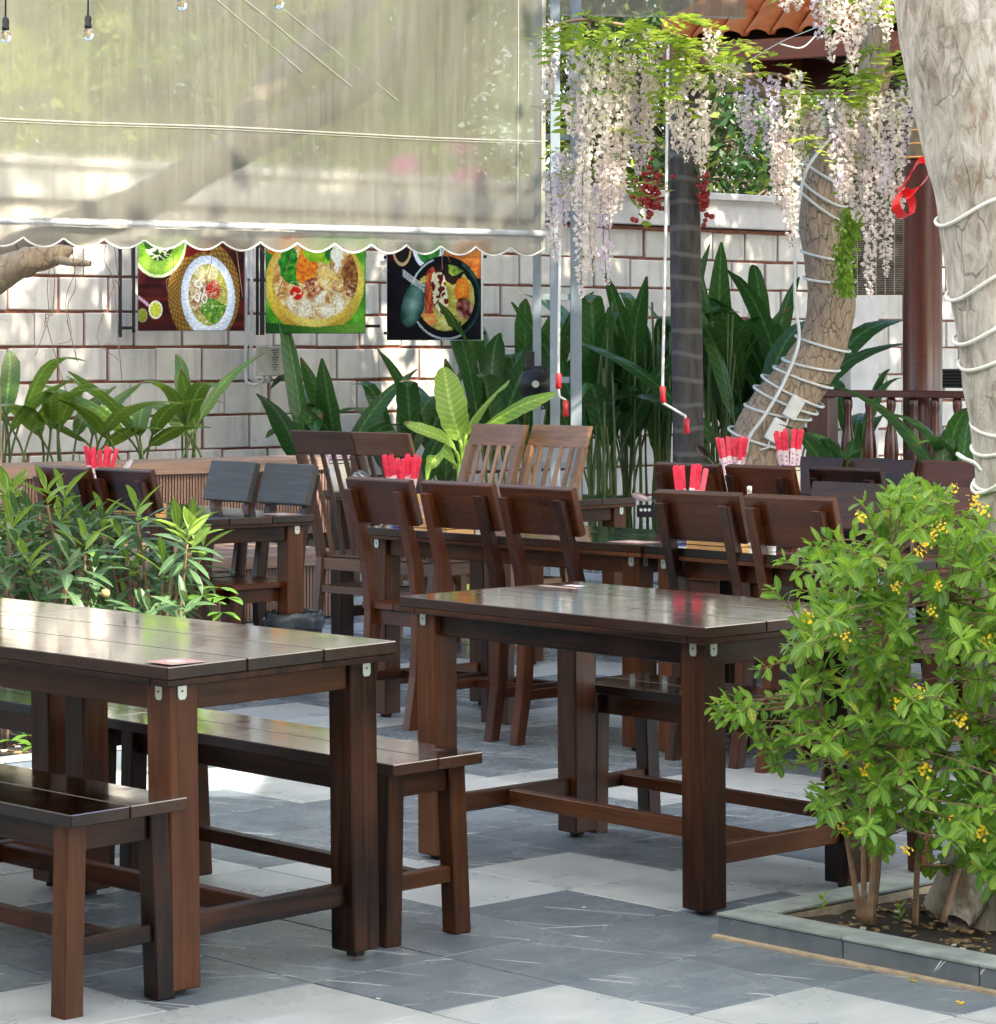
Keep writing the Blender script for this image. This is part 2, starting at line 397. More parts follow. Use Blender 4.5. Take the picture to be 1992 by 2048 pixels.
# ------------------------------------------------------------------ planting beds edged with slate kerbs
M['kerb'] = slate('blue slate kerb', (0.085, 0.115, 0.145), (0.15, 0.185, 0.22), 0.95, (0.75, 0.78, 0.78), 0.5, 2.0, True)
M['kerbtop'] = plain('weathered kerb top', (0.25, 0.29, 0.30), 0.75, 0, 0.25, 12)
M['lime'] = plain('sandy mortar', (0.42, 0.34, 0.25), 0.9, 0, 0.25, 30)
def soil_bed(name, corner, lx, ly, z, parent):
    b = MB(); nx, ny = 40, 40; vs = []; fs = []
    for i in range(nx + 1):
        for j in range(ny + 1):
            x, y = lx * i / nx, ly * j / ny
            vs.append((x, y, z + 0.02 * noise.noise((x * 5, y * 5, 3)) + 0.012 * noise.noise((x * 31, y * 31, 1))))
    for i in range(nx):
        for j in range(ny):
            a = i * (ny + 1) + j; fs.append((a, a + ny + 1, a + ny + 2, a + 1))
    b.add(vs, fs); return b.obj(name, M['soil'], parent, 0, True)
def kerb_run(parent, p0, p1, inward, h, wd, ln=0.4):
    d = (p1 - p0); tot = d.length; d.normalize(); k = 0; a = 0
    ang = math.atan2(d.y, d.x); rot = Matrix.Rotation(ang, 3, 'Z')
    while a < tot - 0.01:
        e = min(tot, a + ln); mid = p0 + d * ((a + e) / 2)
        b = MB(); b.box((0, 0, 0), (e - a - 0.004, 0.022, h - 0.008)); o = b.obj('kerb_stone', M['kerb'], parent, 0.002)
        o.location = mid + inward * 0.011 + UP * ((h - 0.008) / 2); o.rotation_euler = (0, 0, ang)
        b = MB(); b.box((0, 0, 0), (e - a - 0.003, wd, 0.007)); o = b.obj('kerb_cap', M['kerbtop'], parent, 0.001)
        o.location = mid + inward * (wd / 2 - 0.004) + UP * (h - 0.0035); o.rotation_euler = (0, 0, ang)
        a = e
    b = MB(); b.bar([p0 + inward * (wd - 0.02) + UP * h * 0.42, p1 + inward * (wd - 0.02) + UP * h * 0.42], h * 0.80, 0.03, side=UP)
    b.obj('backing', M['lime'], parent)
    b = MB(); pts = []
    for q in range(25):
        p = p0.lerp(p1, q / 24); pts.append(p - inward * (0.008 + 0.006 * noise.noise((q * 0.9, p.x, 0))) + UP * 0.008)
    b.bar(pts, 0.030, 0.008, side=inward); b.obj('mortar_strip', M['lime'], parent)
RB = Vector((0.539, 7.05, 0)); LB = gnd(398, 1529)
rb = thing('planting_bed', 'slate kerbed planting bed with dark soil at the foot of the big pale tree', 'planter')
kerb_run(rb, RB + L * 0.0, RB + L * 1.6, S, 0.064, 0.105)
kerb_run(rb, RB + S * 0.106, RB + S * 1.7, L, 0.064, 0.105)
o = soil_bed('soil', None, 1.5, 1.6, 0.03, rb); o.location = RB + L * 0.10 + S * 0.10; o.rotation_euler = (0, 0, -PSI)
lb = thing('planting_bed', 'slate kerbed planting bed under the leafy bush on the left', 'planter')
kerb_run(lb, LB - S * 2.0, LB, -L, 0.09, 0.105)
kerb_run(lb, LB - L * 0.106, LB - L * 1.5, -S, 0.09, 0.105)
o = soil_bed('soil', None, 1.4, 1.9, 0.05, lb); o.location = LB - L * 1.5 - S * 2.0; o.rotation_euler = (0, 0, -PSI)
# ------------------------------------------------------------------ crumbs of bark and leaf litter on the soil
M['litter'] = plain('leaf litter', (0.20, 0.14, 0.07), 0.9, 0, 0.5, 60)
M['litterw'] = plain('pale chips', (0.55, 0.50, 0.42), 0.9, 0, 0.3, 60)
def litter(name, org, a, b_, z, n, parent):
    m = MB()
    for k in range(n):
        p = org + L * R.uniform(*a) + S * R.uniform(*b_) + UP * (z + R.uniform(0, 0.012))
        rot = Matrix.Rotation(R.uniform(0, 6.28), 3, 'Z') @ Matrix.Rotation(R.uniform(-.6, .6), 3, 'X')
        s_ = R.uniform(.004, .013)
        m.box(p, (s_ * R.uniform(1, 3), s_, 0.003), rot, 0 if R.random() < .75 else 1)
    return tag(m.obj(name, [M['litter'], M['litterw']], parent), kind='stuff')
litter('litter', RB, (.12, 1.0), (.12, .9), 0.032, 420, rb)
litter('litter', LB, (-1.2, -.12), (-1.7, -.12), 0.055, 300, lb)
# ------------------------------------------------------------------ furniture
def edged(o):                       # lacquered top, edges and gap bevels coloured dark as shade
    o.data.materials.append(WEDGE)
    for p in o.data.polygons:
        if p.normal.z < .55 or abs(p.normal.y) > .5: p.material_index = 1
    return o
def make_table(name, label, lx, wy, c, psi, group, first=True):
    t = thing(name, label, 'table', (c.x, c.y, 0.006 + c.z), -psi, group)
    n = 3; pw = wy / n
    for k in range(n):
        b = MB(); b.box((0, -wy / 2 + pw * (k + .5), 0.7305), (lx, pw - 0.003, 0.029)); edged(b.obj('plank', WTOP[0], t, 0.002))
    b = MB()
    for s in (-1, 1):
        b.box((s * (lx / 2 - 0.032), 0, 0.708), (0.062, wy - 0.004, 0.0155))
        b.box((0, s * (wy / 2 - 0.032), 0.7079), (lx - 0.130, 0.060, 0.0155))
    b.obj('batten_frame', WD[0], t, 0.002)
    for s in (-1, 1):
        b = MB(); b.box((0, s * (wy / 2 - 0.062), 0.669), (lx - 0.24, 0.024, 0.062)); b.obj('apron', WD[0], t, 0.002)
        b = MB(); b.box((s * (lx / 2 - 0.062), 0, 0.669), (0.024, wy - 0.23, 0.062)); b.obj('apron', WD[1], t, 0.002)
    lw = 0.083; ix, iy = lx / 2 - 0.036 - lw / 2, wy / 2 - 0.032 - lw / 2
    zb = MB(); zb.box((0, 0, 0.002), (0.022, 0.003, 0.030)); zb.lathe([(0.003, -.0025), (0.003, .001)], (0, 0, 0.0), 6); zm = None
    br = MB(); br.v = []; br.f = []; br.mi = []
    br.loft([[Vector((x, y, z)) for x, z in ((-.012, .016), (-.012, -.012), (-.007, -.019), (.007, -.019), (.012, -.012), (.012, .016))] for y in (-.0015, .0015)])
    br.lathe([(0.0035, -.002), (0.0035, .002)], (0, 0, 0), 6, mi=1)
    brm = br.mesh('bracket', [M['zinc'], M['black']])
    for sx in (-1, 1):
        for sy in (-1, 1):
            b = MB(); b.box((0, 0, 0.3575), (lw, lw, 0.685)); o = b.obj('leg', WD[2], t, 0.004); o.location = (sx * ix, sy * iy, 0)
            b = MB(); b.lathe([(0.022, 0.0), (0.022, 0.016)], n=10); p_ = b.obj('foot_pad', M['rubber'], t); p_.location = (sx * ix, sy * iy, 0)
            for q in (0, 1):
                e = part('bracket', brm, t)
                if q == 0: e.location = (sx * ix + 0.008 * sx, sy * (iy + lw / 2 + 0.0018), 0.684)
                else: e.location = (sx * (ix + lw / 2 + 0.0018), sy * iy + 0.006 * sy, 0.684); e.rotation_euler = (0, 0, math.pi / 2)
    for s in (-1, 1):
        b = MB(); b.box((s * ix, 0, 0.150), (0.034, 2 * iy - lw + 0.03, 0.052)); b.obj('end_rail', WD[1], t, 0.003)
    b = MB(); b.box((0, 0, 0.148), (2 * ix - 0.034, 0.034, 0.046)); b.obj('long_rail', WD[0], t, 0.003)
    return t
def tilt(t, a): t.rotation_euler[0] = a; return t
def corner_c(c, psi, lx, wy):              # near corner -> centre
    l_ = Vector((math.cos(psi), -math.sin(psi), 0)); s_ = Vector((math.sin(psi), math.cos(psi), 0))
    return c - l_ * lx / 2 + s_ * wy / 2
TG = 'dark wooden restaurant tables'
c1 = Vector((-0.721, 6.318, 0)); l1 = Vector((math.cos(.798), -math.sin(.798), 0))
tilt(make_table('dining_table', 'glossy dark wood table in the left foreground reflecting pale light', 1.217, .684, corner_c(c1, .798, 1.217, .684) + UP * .003, .798, TG), .015)
tilt(make_table('dining_table', 'dark wood table butted to the far left end of the foreground table', 1.217, .684, corner_c(c1 - l1 * 1.226 + Vector((.004, .006, 0)), .798, 1.217, .684) + UP * .003, .798, TG), .015)
T2c = corner_c(Vector((.524, 7.225, 0)), .853, 1.217, .684)
tilt(make_table('dining_table', 'empty dark wood table between the yellow flowered bush and the chairs', 1.217, .684, T2c, .853, TG), .008)
T3c = corner_c(Vector((.505, 10.19, 0)), .785, 1.485, .684)
make_table('dining_table', 'long dark table behind the row of three block backed chairs', 1.485, .684, T3c, .785, TG)
l4 = Vector((.656, -.755, 0))
T4c = corner_c(Vector((.515, 10.185, 0)) + l4 * 1.16, .855, 1.155, .684)
make_table('dining_table', 'dark table with a red chopstick cup, partly behind the yellow flowered bush', 1.155, .684, T4c, .855, TG)
T5c = corner_c(Vector((-1.257, 11.53, 0)) * 1.012, .92, 1.217, .632)
make_table('dining_table', 'dark table by the deck with two grey sheened chairs behind it', 1.217, .632, T5c, .92, TG)
T6c = Vector((1.48, 12.33, 0))
make_table('dining_table', 'far right dark table holding two bundles of red chopstick packs', 1.6, .684, T6c, .82, TG)
T7c = Vector((-.11, 13.78, 0))
make_table('dining_table', 'far dark table between the four slat back chairs', 1.5, .684, T7c, .82, TG)

def make_chair(label):
    t = thing('block_back_chair', label, 'chair', (0, 0, 0.006))
    for k in range(2):
        b = MB(); b.box(((k - .5) * .193, -0.005, .452), (.190, .385, .026)); b.obj('seat_plank', WCH[1], t, 0.004)
    for s in (-1, 1):
        b = MB(); b.post((s * .158, .150, 0), (s * .158, .150, .439), .042, .042); b.obj('front_leg', WCH[2], t, 0.003)
        b = MB(); pts = [(s * .142, -.232, 0), (s * .142, -.196, .20), (s * .142, -.180, .43), (s * .142, -.205, .62), (s * .142, -.292, .905)]
        rings = []
        for p, d in zip(pts, (.044, .050, .058, .050, .036)):
            p = Vector(p); rings.append([p + Vector((-.021, -d / 2, 0)), p + Vector((.021, -d / 2, 0)), p + Vector((.021, d / 2, 0)), p + Vector((-.021, d / 2, 0))])
        b.loft(rings); b.obj('rear_leg', WCH[2], t, 0.003)
        b = MB(); b.box((s * .152, -.012, .175), (.022, .33, .036)); b.obj('side_rail', WCH[1], t, 0.002)
        b = MB(); b.box((s * .154, -.012, .410), (.022, .29, .056)); b.obj('side_apron', WCH[1], t, 0.002)
    b = MB(); b.box((0, .152, .410), (.275, .022, .056)); b.obj('front_apron', WCH[0], t, 0.002)
    b = MB(); b.box((0, -.170, .410), (.245, .022, .056)); b.obj('rear_apron', WCH[0], t, 0.002)
    b = MB(); b.box((0, -.012, .172), (.285, .026, .030)); b.obj('cross_rail', WCH[0], t, 0.002)
    b = MB(); b.box((0, 0, 0), (.378, .034, .178), Matrix.Rotation(0.29, 3, 'X')); o = b.obj('backrest', WCH[0], t, 0.004); o.location = (0, -.241, .862)
    return t
CG = 'block backed wooden chairs'
spots = [
 ((-.255, 11.10), 0, 'dark block back chair, left end of the row of three at the middle table'),
 ((.04, 10.80), 0, 'dark block back chair in the middle of the row of three'),
 ((.335, 10.49), 0, 'dark block back chair, right end of the row of three at the middle table'),
 ((.875, 10.13), 1, 'brown block back chair in front of the red chopstick packs, nearer the centre'),
 ((1.165, 9.83), 1, 'brown block back chair next to the yellow flowered bush'),
 ((1.013, 12.51), 0, 'dark block back chair just in front of the palm trunk foot'),
 ((1.30, 12.27), 0, 'dark block back chair below the chopstick packs of the far right table'),
 ((1.63, 12.06), 0, 'dark block back chair at the far right table, nearest the big pale tree'),
 ((-1.63, 12.20), 0, 'dark block back chair behind the leafy bush, left of its pair'),
 ((-1.345, 11.97), 0, 'dark block back chair behind the leafy bush, right of its pair'),
 ((1.24, 12.86), 2, 'red brown chair facing us, left of the three beyond the far right table'),
 ((1.53, 12.62), 2, 'red brown chair facing us, middle of the three beyond the far right table'),
 ((1.83, 12.36), 2, 'dark brown chair facing us close to the cable wrapped pale trunk'),
 ((1.125, 10.36), 2, 'plain purple brown chair facing us above the flowering bush, left of two'),
 ((1.40, 10.08), 2, 'plain purple brown chair facing us above the flowering bush, right of two'),
 ((-1.345, 12.36), 2, 'chair with grey sheen on its back facing us, left one by the deck'),
 ((-1.075, 12.10), 2, 'chair with grey sheen on its back facing us, right one by the deck'),
]
proto = None
for (x, y), k, lab in spots:
    rz = -PSI + (math.pi if k == 2 else 0) + R.uniform(-.03, .03)
    if k == 1: rz += 0.06
    if proto is None:
        proto = make_chair(lab); proto['group'] = CG; proto.location = (x, y, .006); proto.rotation_euler = (0, 0, rz); cmap = tree_of(proto)
    else:
        r = dup(proto, (x, y, .006), rz, lab, CG, cmap)
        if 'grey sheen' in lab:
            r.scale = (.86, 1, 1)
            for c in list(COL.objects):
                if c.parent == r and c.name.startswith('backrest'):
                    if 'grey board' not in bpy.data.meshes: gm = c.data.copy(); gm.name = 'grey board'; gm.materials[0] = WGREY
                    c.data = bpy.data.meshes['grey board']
def make_slat_chair(label, W):
    t = thing('slat_back_chair', label, 'chair')
    b = MB(); b.box((0, .0, .462), (.40, .40, .024)); b.obj('seat', W[1], t, 0.005)
    rear = lambda z: -.20 - max(0, z - .45) ** 1.25 * .34 if z > .45 else -.20 - (.45 - z) * .10
    for s in (-1, 1):
        b = MB(); b.post((s * .17, .165, 0), (s * .17, .165, .450), .044, .044); b.obj('front_leg', W[2], t, 0.003)
        b = MB(); b.bar([(s * .178, rear(z), z) for z in (0, .22, .45, .62, .80, .95)], .040, .040); b.obj('rear_leg', W[2], t, 0.003)
        b = MB(); b.box((s * .172, -.02, .30), (.020, .33, .034)); b.obj('side_rail', W[1], t, 0.002)
        b = MB(); b.box((s * .172, -.02, .420), (.020, .33, .058)); b.obj('side_apron', W[1], t, 0.002)
    b = MB(); b.box((0, .168, .420), (.30, .020, .058)); b.obj('front_apron', W[0], t, 0.002)
    b = MB(); b.box((0, -.200, .420), (.316, .022, .058)); b.obj('rear_apron', W[0], t, 0.002)
    b = MB(); b.box((0, -.215, .30), (.316, .020, .034)); b.obj('rear_rail', W[0], t, 0.002)
    for q in range(4):
        x = -.108 + q * .072
        b = MB(); b.bar([(x, rear(z) + .004, z) for z in (.47, .62, .80, .955)], .024, .014); b.obj('slat', W[2], t, 0.002)
    b = MB(); n = 9
    top = lambda x, z: Vector((x, rear(z) - .016 * (1 - (x / .2) ** 2), z))
    rings = []
    for q in range(n):
        x = -.199 + .398 * q / (n - 1)
        lo, hi = top(x, .948), top(x, 1.058)
        rings.append([lo + Vector((0, -.014, 0)), hi + Vector((0, -.014, 0)), hi + Vector((0, .014, 0)), lo + Vector((0, .014, 0))])
    b.loft(rings); b.obj('top_rail', W[0], t, 0.004)
    return t
GG = 'slat back wooden chairs at the far table'
sp = [((-.575, 13.70), 0, 'dark brown slat back chair seen from behind, left of its pair beside the deck'),
      ((-.285, 13.45), 0, 'dark brown slat back chair seen from behind, right of its pair')]
a = make_slat_chair(sp[0][2], WSL); a['group'] = GG; a.location = (*sp[0][0], .006); a.rotation_euler = (0, 0, -PSI + .10); cm_ = tree_of(a)
dup(a, (*sp[1][0], .006), -PSI + .06, sp[1][2], GG, cm_)
a = make_slat_chair('pale brown slat back chair facing us, next to the young banana plant', WLT); a['group'] = GG
a.location = (-.265, 14.28, .006); a.rotation_euler = (0, 0, -PSI + math.pi); cm_ = tree_of(a)
dup(a, (.055, 14.08, .006), -PSI + math.pi + .04, 'pale brown slat back chair facing us, in front of the grey steel post', GG, cm_)

def make_bench(label, lx, wy, c, psi):
    t = thing('bench', label, 'bench', (c.x, c.y, .006), -psi, 'dark wooden benches'); t.rotation_euler[0] = .015
    for k in range(2):
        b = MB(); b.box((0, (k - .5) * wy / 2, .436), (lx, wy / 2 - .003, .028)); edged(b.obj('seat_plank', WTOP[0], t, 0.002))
    ex, ey = lx / 2 - .068, wy / 2 - .048
    for sx in (-1, 1):
        for sy in (-1, 1):
            b = MB(); b.post((sx * ex, sy * (ey + .015), 0), (sx * ex, sy * ey, .421), .052, .052); b.obj('leg', WD[2], t, 0.003)
        b = MB(); b.box((sx * ex, 0, .389), (.026, 2 * ey - .05, .062)); b.obj('end_apron', WD[1], t, 0.002)
        b = MB(); b.box((sx * ex, 0, .150), (.030, 2 * ey - .018, .040)); b.obj('end_rail', WD[1], t, 0.002)
    for sy in (-1, 1):
        b = MB(); b.box((0, sy * (ey - .006), .389), (2 * ex - .052, .022, .062)); b.obj('apron', WD[0], t, 0.002)
    b = MB(); b.box((0, 0, .148), (2 * ex - .030, .034, .036)); b.obj('long_rail', WD[0], t, 0.002)
    return t
cb = Vector((-.247, 6.866, 0))
make_bench('dark bench behind the left foreground table, its end sticking out past the table', 1.20, .292, corner_c(cb, .83, 1.20, .292), .83)
lb1 = Vector((math.cos(.83), -math.sin(.83), 0))
make_bench('dark bench continuing left from the bench behind the foreground table', 1.20, .292, corner_c(cb - lb1 * 1.206, .83, 1.20, .292), .83)
make_bench('dark bench in the front left corner with its end towards us', 1.20, .318, corner_c(Vector((-.909, 6.128, 0)), .80, 1.20, .318), .80)
make_bench('dark bench on the far side of the empty table by the bush', 1.20, .292, corner_c(Vector((1.02, 7.70, 0)), .845, 1.20, .292), .845)
# ------------------------------------------------------------------ steel lattice post, winch and crank rods
sp_ = thing('lattice_post', 'pale grey steel lattice post at the right end of the clear awning', 'post')
uprights = [(1074, 15.95, .046), (1110, 15.62, .054), (1152, 15.95, .062)]
for x, Y, wd in uprights:
    p = at(x, HZ, Y); b = MB(); b.box((p.x, Y, 2.05), (wd, wd, 4.1)); b.obj('upright', M['steel'], sp_, 0.003)
for y in (103, 274, 428, 594, 760, 930):
    a, c = at(1082, y, 15.95), at(1143, y, 15.95); b = MB(); b.bar([a, c], .03, .035, side=(0, 1, 0)); b.obj('rung', M['steel'], sp_, 0.002)
wn = thing('winch', 'black gear winch fixed low on the grey lattice post', 'winch', at(1071, 768, 15.80))
b = MB()
rx = Matrix.Rotation(math.pi / 2, 3, 'X')
b.lathe([(.0, -.03), (.085, -.03), (.092, -.02), (.092, .02), (.085, .03), (.03, .034), (.03, .05), (0, .05)], n=24); b.v = [tuple(rx @ Vector(v)) for v in b.v]
b.obj('drum', M['black'], wn, 0, True); b = MB(); b.box((-.03, 0, .13), (.05, .05, .10)); b.box((.0, .02, .0), (.14, .03, .2)); b.obj('housing', M['black'], wn, .004)
b = MB(); b.lathe([(0, .0), (.02, .0), (.02, .006), (0, .006)], n=12); b.v = [tuple(rx @ Vector(v) + Vector((0, -.052, 0))) for v in b.v]; b.obj('hub', M['zinc'], wn)
def crank(label, pts_rod, grips, Y):
    t = thing('crank_handle', label, 'crank', group='awning crank rods')
    b = MB(); b.tube([at(x, y, Y) for x, y in pts_rod], .0075, 8); b.obj('rod', M['white_pl'], t, 0, True)
    for (x0, y0), (x1, y1) in grips:
        b = MB(); a, c = at(x0, y0, Y), at(x1, y1, Y); b.tube([a, a.lerp(c, .1), a.lerp(c, .5), a.lerp(c, .9), c], [.010, .017, .014, .017, .010], 10); b.obj('grip', M['red_pl'], t, 0, True)
crank('long white crank rod with red grips hanging in front of the palm trunk', [(1336, 90), (1332, 420), (1325, 775), (1326, 806), (1371, 832), (1373, 868)], [((1325, 772), (1326, 806)), ((1373, 836), (1374, 868))], 14.6)
crank('white crank rod with red grips hanging beside the grey lattice post', [(1121, 430), (1117, 700), (1117, 780), (1119, 793), (1131, 800), (1132, 833)], [((1117, 746), (1117, 778)), ((1131, 800), (1132, 834))], 15.2)
# ------------------------------------------------------------------ clear plastic awning
def tarp_mat(name, lo, hi, tint, opq):
    t = NT(name); t.t.nodes.remove(t.b)
    v = t.coord((9, 9, 0.45), False); st = t.noise(v, 1.6, 6, 0.65, 0.3)
    v2 = t.coord((1, 1, 1), False); bl = t.noise(v2, 1.4, 3); sp = t.noise(t.coord((46, 46, 1.6), False), 1.5, 5, .75)
    f = t.math('ADD', t.math('MULTIPLY', st, .50), t.math('ADD', t.math('MULTIPLY', bl, .32), t.math('MULTIPLY', sp, .20)))
    fac = t.ramp(f, [(0.32, lo), (0.70, hi)])
    col = t.ramp(sp, [(0.35, tuple(c * .8 for c in tint)), (0.7, tint)])
    tr = t.n('ShaderNodeBsdfTransparent', {0: (0.96, 0.95, 0.88, 1)}).outputs[0]
    if opq < .5: tr = t.n('ShaderNodeMixShader', {0: .74, 1: tr, 2: t.n('ShaderNodeBsdfRefraction', {0: (0.96, 0.95, 0.88, 1), 'Roughness': .41, 'IOR': 1.04}).outputs[0]}).outputs[0]
    df = t.n('ShaderNodeBsdfDiffuse', {0: col}).outputs[0]; tl = t.n('ShaderNodeBsdfTranslucent', {0: col}).outputs[0]
    a = t.n('ShaderNodeMixShader', {0: 0.45, 1: df, 2: tl}).outputs[0]
    gl = t.n('ShaderNodeBsdfGlossy', {0: (1, 1, 1, 1), 'Roughness': 0.22}).outputs[0]
    a = t.n('ShaderNodeMixShader', {0: 0.05, 1: a, 2: gl}).outputs[0]
    m = t.n('ShaderNodeMixShader', {0: fac, 1: tr, 2: a}).outputs[0]
    t.l(m, t.out.inputs[0]); return t.m
M['tarp'] = tarp_mat('clear awning sheet', 0.34, 0.70, (0.29, 0.285, 0.235), .4)
M['hem'] = tarp_mat('white awning hem', 0.40, 0.95, (0.60, 0.60, 0.56), .9)
AW = Vector((1, .6, 0)).normalized(); AN = Vector((AW.y, -AW.x, 0)); A0 = Vector((.249, 15.5, 0))
aw = thing('awning', 'clear plastic roll down awning with a scalloped lower edge', 'awning')
def tarp_pt(s, z):      # s metres left of the right end
    bul = .018 * noise.noise((s * 1.3, z * .5, 2)) + .010 * noise.noise((s * 7, z * .35, 9)) + .004 * noise.noise((s * 19, z * .8, 5))
    return A0 - AW * s + AN * bul + UP * z
SW = .2135
def scal(s): return 1.972 + .020 - .046 * math.sin(math.pi * ((s / SW) % 1.0)) ** .85
b = MB(); NS, NZ = 196, 46; LEN = 3.72
for i in range(NS + 1):
    s_ = LEN * i / NS; z0 = scal(s_)
    for k in range(NZ + 1):
        f = k / NZ; z = 2.07 + (3.75 - 2.07) * (f - .08) / .92 if f > .08 else z0 + (2.07 - z0) * f / .08
        b.v.append(tuple(tarp_pt(s_, z)))
for i in range(NS):
    for k in range(NZ):
        a = i * (NZ + 1) + k; b.f.append((a, a + 1, a + NZ + 2, a + NZ + 1)); b.mi.append(0)
b.obj('sheet', M['tarp'], aw, 0, True)
M['pipe'] = plain('pale pipe', (0.42, 0.45, 0.47), 0.3, 0, .1)
b = MB(); b.tube([tarp_pt(s_, 2.068) + AN * .021 for s_ in [k * .2 for k in range(20)]], .019, 10); b.obj('bottom_pipe', M['pipe'], aw, 0, True)
b = MB()
for k in range(38, 93):
    s_ = k * .04; h = .020 + .006 * noise.noise((s_ * 9, 1, 1)); b.add([tarp_pt(s_, 2.066 - h) + AN * .034, tarp_pt(s_ + .04, 2.066 - h) + AN * .034, tarp_pt(s_ + .04, 2.068 + h + .006 * noise.noise((s_ * 20, 4, 1))) + AN * (.034 + .004 * (k % 2)), tarp_pt(s_, 2.068 + h) + AN * (.034 + .004 * ((k + 1) % 2))], [(0, 1, 2, 3)])
b.obj('pipe_sleeve', M['hem'], aw)
b = MB(); b.tube([tarp_pt(s_, scal(s_)) + AN * .002 for s_ in [LEN * k / 340 for k in range(341)]], .0052, 6); b.obj('scalloped_trim', M['white_pl'], aw, 0, True)
for nm, z, h in (('seam', 2.567, .007), ('seam', 2.553, .003)):
    b = MB(); b.bar([tarp_pt(s_, z + .008 * noise.noise((s_ * .8, 3, 3))) + AN * .004 for s_ in [LEN * k / 80 for k in range(81)]], h, .003, side=UP); b.obj(nm, M['hem'], aw)
b = MB(); b.bar([tarp_pt(.01, z) + AN * .003 for z in [1.96 + k * .1 for k in range(18)]], .026, .004, side=AW); b.bar([tarp_pt(.17 + .01 * noise.noise((z, 2, 2)), z) + AN * .004 for z in [2.1 + k * .1 for k in range(17)]], .006, .003, side=AW); b.obj('side_hem', M['hem'], aw)
for q in range(3):      # creases running up to the right
    a = tarp_pt(.9 + q * .28, 2.75 + q * .06); c = tarp_pt(2.2 + q * .15, 3.6); b = MB(); b.bar([a.lerp(c, k / 12) + AN * (.006 + .003 * noise.noise((k * .7, q, 1))) for k in range(13)], .0022, .002, side=UP); b.obj('crease', M['hem'], aw)
a2 = thing('awning', 'lower edge of a second awning at the top of the lattice post', 'awning')
b = MB(); p0, p1 = at(1014, 27, 16.15), at(1490, 36, 16.9)
for k in range(41):
    p = p0.lerp(p1, k / 40); b.v += [tuple(p + AN * .01 * noise.noise((k * .6, 1, 1))), tuple(p + UP * .5)]
for k in range(40): b.f.append((2 * k, 2 * k + 1, 2 * k + 3, 2 * k + 2)); b.mi.append(0)
M['tarp2'] = tarp_mat('beige awning sheet', 0.55, 0.90, (0.36, 0.33, 0.27), .8)
b.obj('sheet', M['tarp2'], a2); b = MB(); b.bar([p0.lerp(p1, k / 20) for k in range(21)], .012, .010, side=UP); b.bar([p0, p0 + UP * .5], .012, .010, side=AW); b.obj('edge_hem', M['hem'], a2)
# unseen canopy added to soften the light on the tables, open at the tree
t = NT('canopy cloth'); t.t.nodes.remove(t.b); wv = t.noise(t.coord((1, 1, 1), False), 3, 4); cc_ = t.ramp(wv, [(.3, (.74, .72, .65)), (.7, (.83, .81, .73))])
t.l(t.n('ShaderNodeMixShader', {0: .62, 1: t.n('ShaderNodeBsdfDiffuse', {0: cc_}).outputs[0], 2: t.n('ShaderNodeBsdfTranslucent', {0: cc_}).outputs[0]}).outputs[0], t.out.inputs[0]); M['canopy'] = t.m
cp_ = thing('added_canopy', 'unseen translucent cloth canopy added over the dining tables to soften sunlight', 'canopy')
b = MB(); nx, ny = 40, 38
def cpt(i, j): x, y = -6 + 14 * i / nx, -4 + 15.6 * j / ny; return (x, y, 3.95 + .10 * math.sin(x * 1.6) + .03 * noise.noise((x, y, 0)))
for i in range(nx + 1):
    for j in range(ny + 1): b.v.append(cpt(i, j))
for i in range(nx):
    for j in range(ny):
        c = cpt(i, j)
        if abs(c[0] + .17 - 1.45) < .62 and abs(c[1] + .2 - 6.9) < .7: continue
        a = i * (ny + 1) + j; b.f.append((a, a + ny + 1, a + ny + 2, a + 1)); b.mi.append(0)
b.obj('cloth', M['canopy'], cp_, 0, True)
b = MB()
for y in (-4, 1.5, 7.9, 11.6): b.tube([(-6, y, 3.85), (8, y, 3.85)], .03, 8)
b.obj('pole', M['steel'], cp_, 0, True)
# ------------------------------------------------------------------ festoon bulbs
t = NT('bulb glass'); t.set(col=(1, .93, .82), rough=0.03, trans=1.0, ior=1.25); M['glass'] = t.m
M['filament'] = plain('amber filament', (0.55, 0.30, 0.08), 0.4)
M['cord'] = plain('black cord', (0.010, 0.010, 0.011), 0.5)
def bulb(x, yb, label):
    p = at(x, yb, 10.6); t = thing('festoon_bulb', label, 'light bulb', p, 0, 'bulbs on the string lights')
    b = MB(); b.lathe([(.0, 0), (.010, .002), (.018, .010), (.0215, .022), (.0195, .033), (.014, .043), (.0115, .048), (.0, .048)], n=16); b.obj('bulb', M['glass'], t, 0, True)
    b = MB(); b.lathe([(.0, .046), (.0135, .046), (.0145, .060), (.0125, .062), (.0135, .082), (.0105, .092), (.004, .098), (.0, .098)], n=14); b.obj('socket', M['black'], t, 0, True)
    b = MB(); b.tube([(0, 0, .096), (.001, 0, .2), (0, 0, .42)], .0035, 6); b.obj('cord', M['cord'], t, 0, True)
    b = MB(); b.tube(spline([(-.006, 0, .042), (-.007, 0, .020), (0, .004, .012), (.007, 0, .020), (.006, 0, .042)], 3), .0012, 5); b.obj('filament', M['filament'], t)
bulb(11, 86, 'clear bulb in a black socket at the very left edge of the picture')
bulb(176, 82, 'clear bulb hanging whole in a black socket, second from the left edge')
bulb(363, 22, 'clear bulb cut by the top edge, left one of the two high bulbs')
bulb(557, 19, 'clear bulb cut by the top edge, right one of the two high bulbs')
b = MB(); b.tube(spline([at(-60, -120, 10.6), at(11, -110, 10.6), at(176, -112, 10.6), at(363, -170, 10.6), at(557, -173, 10.6), at(800, -260, 10.6)], 4), .005, 6)
tag(b.obj('light_string', M['cord']), 'black cord carrying the festoon bulbs above the awning', 'cord')
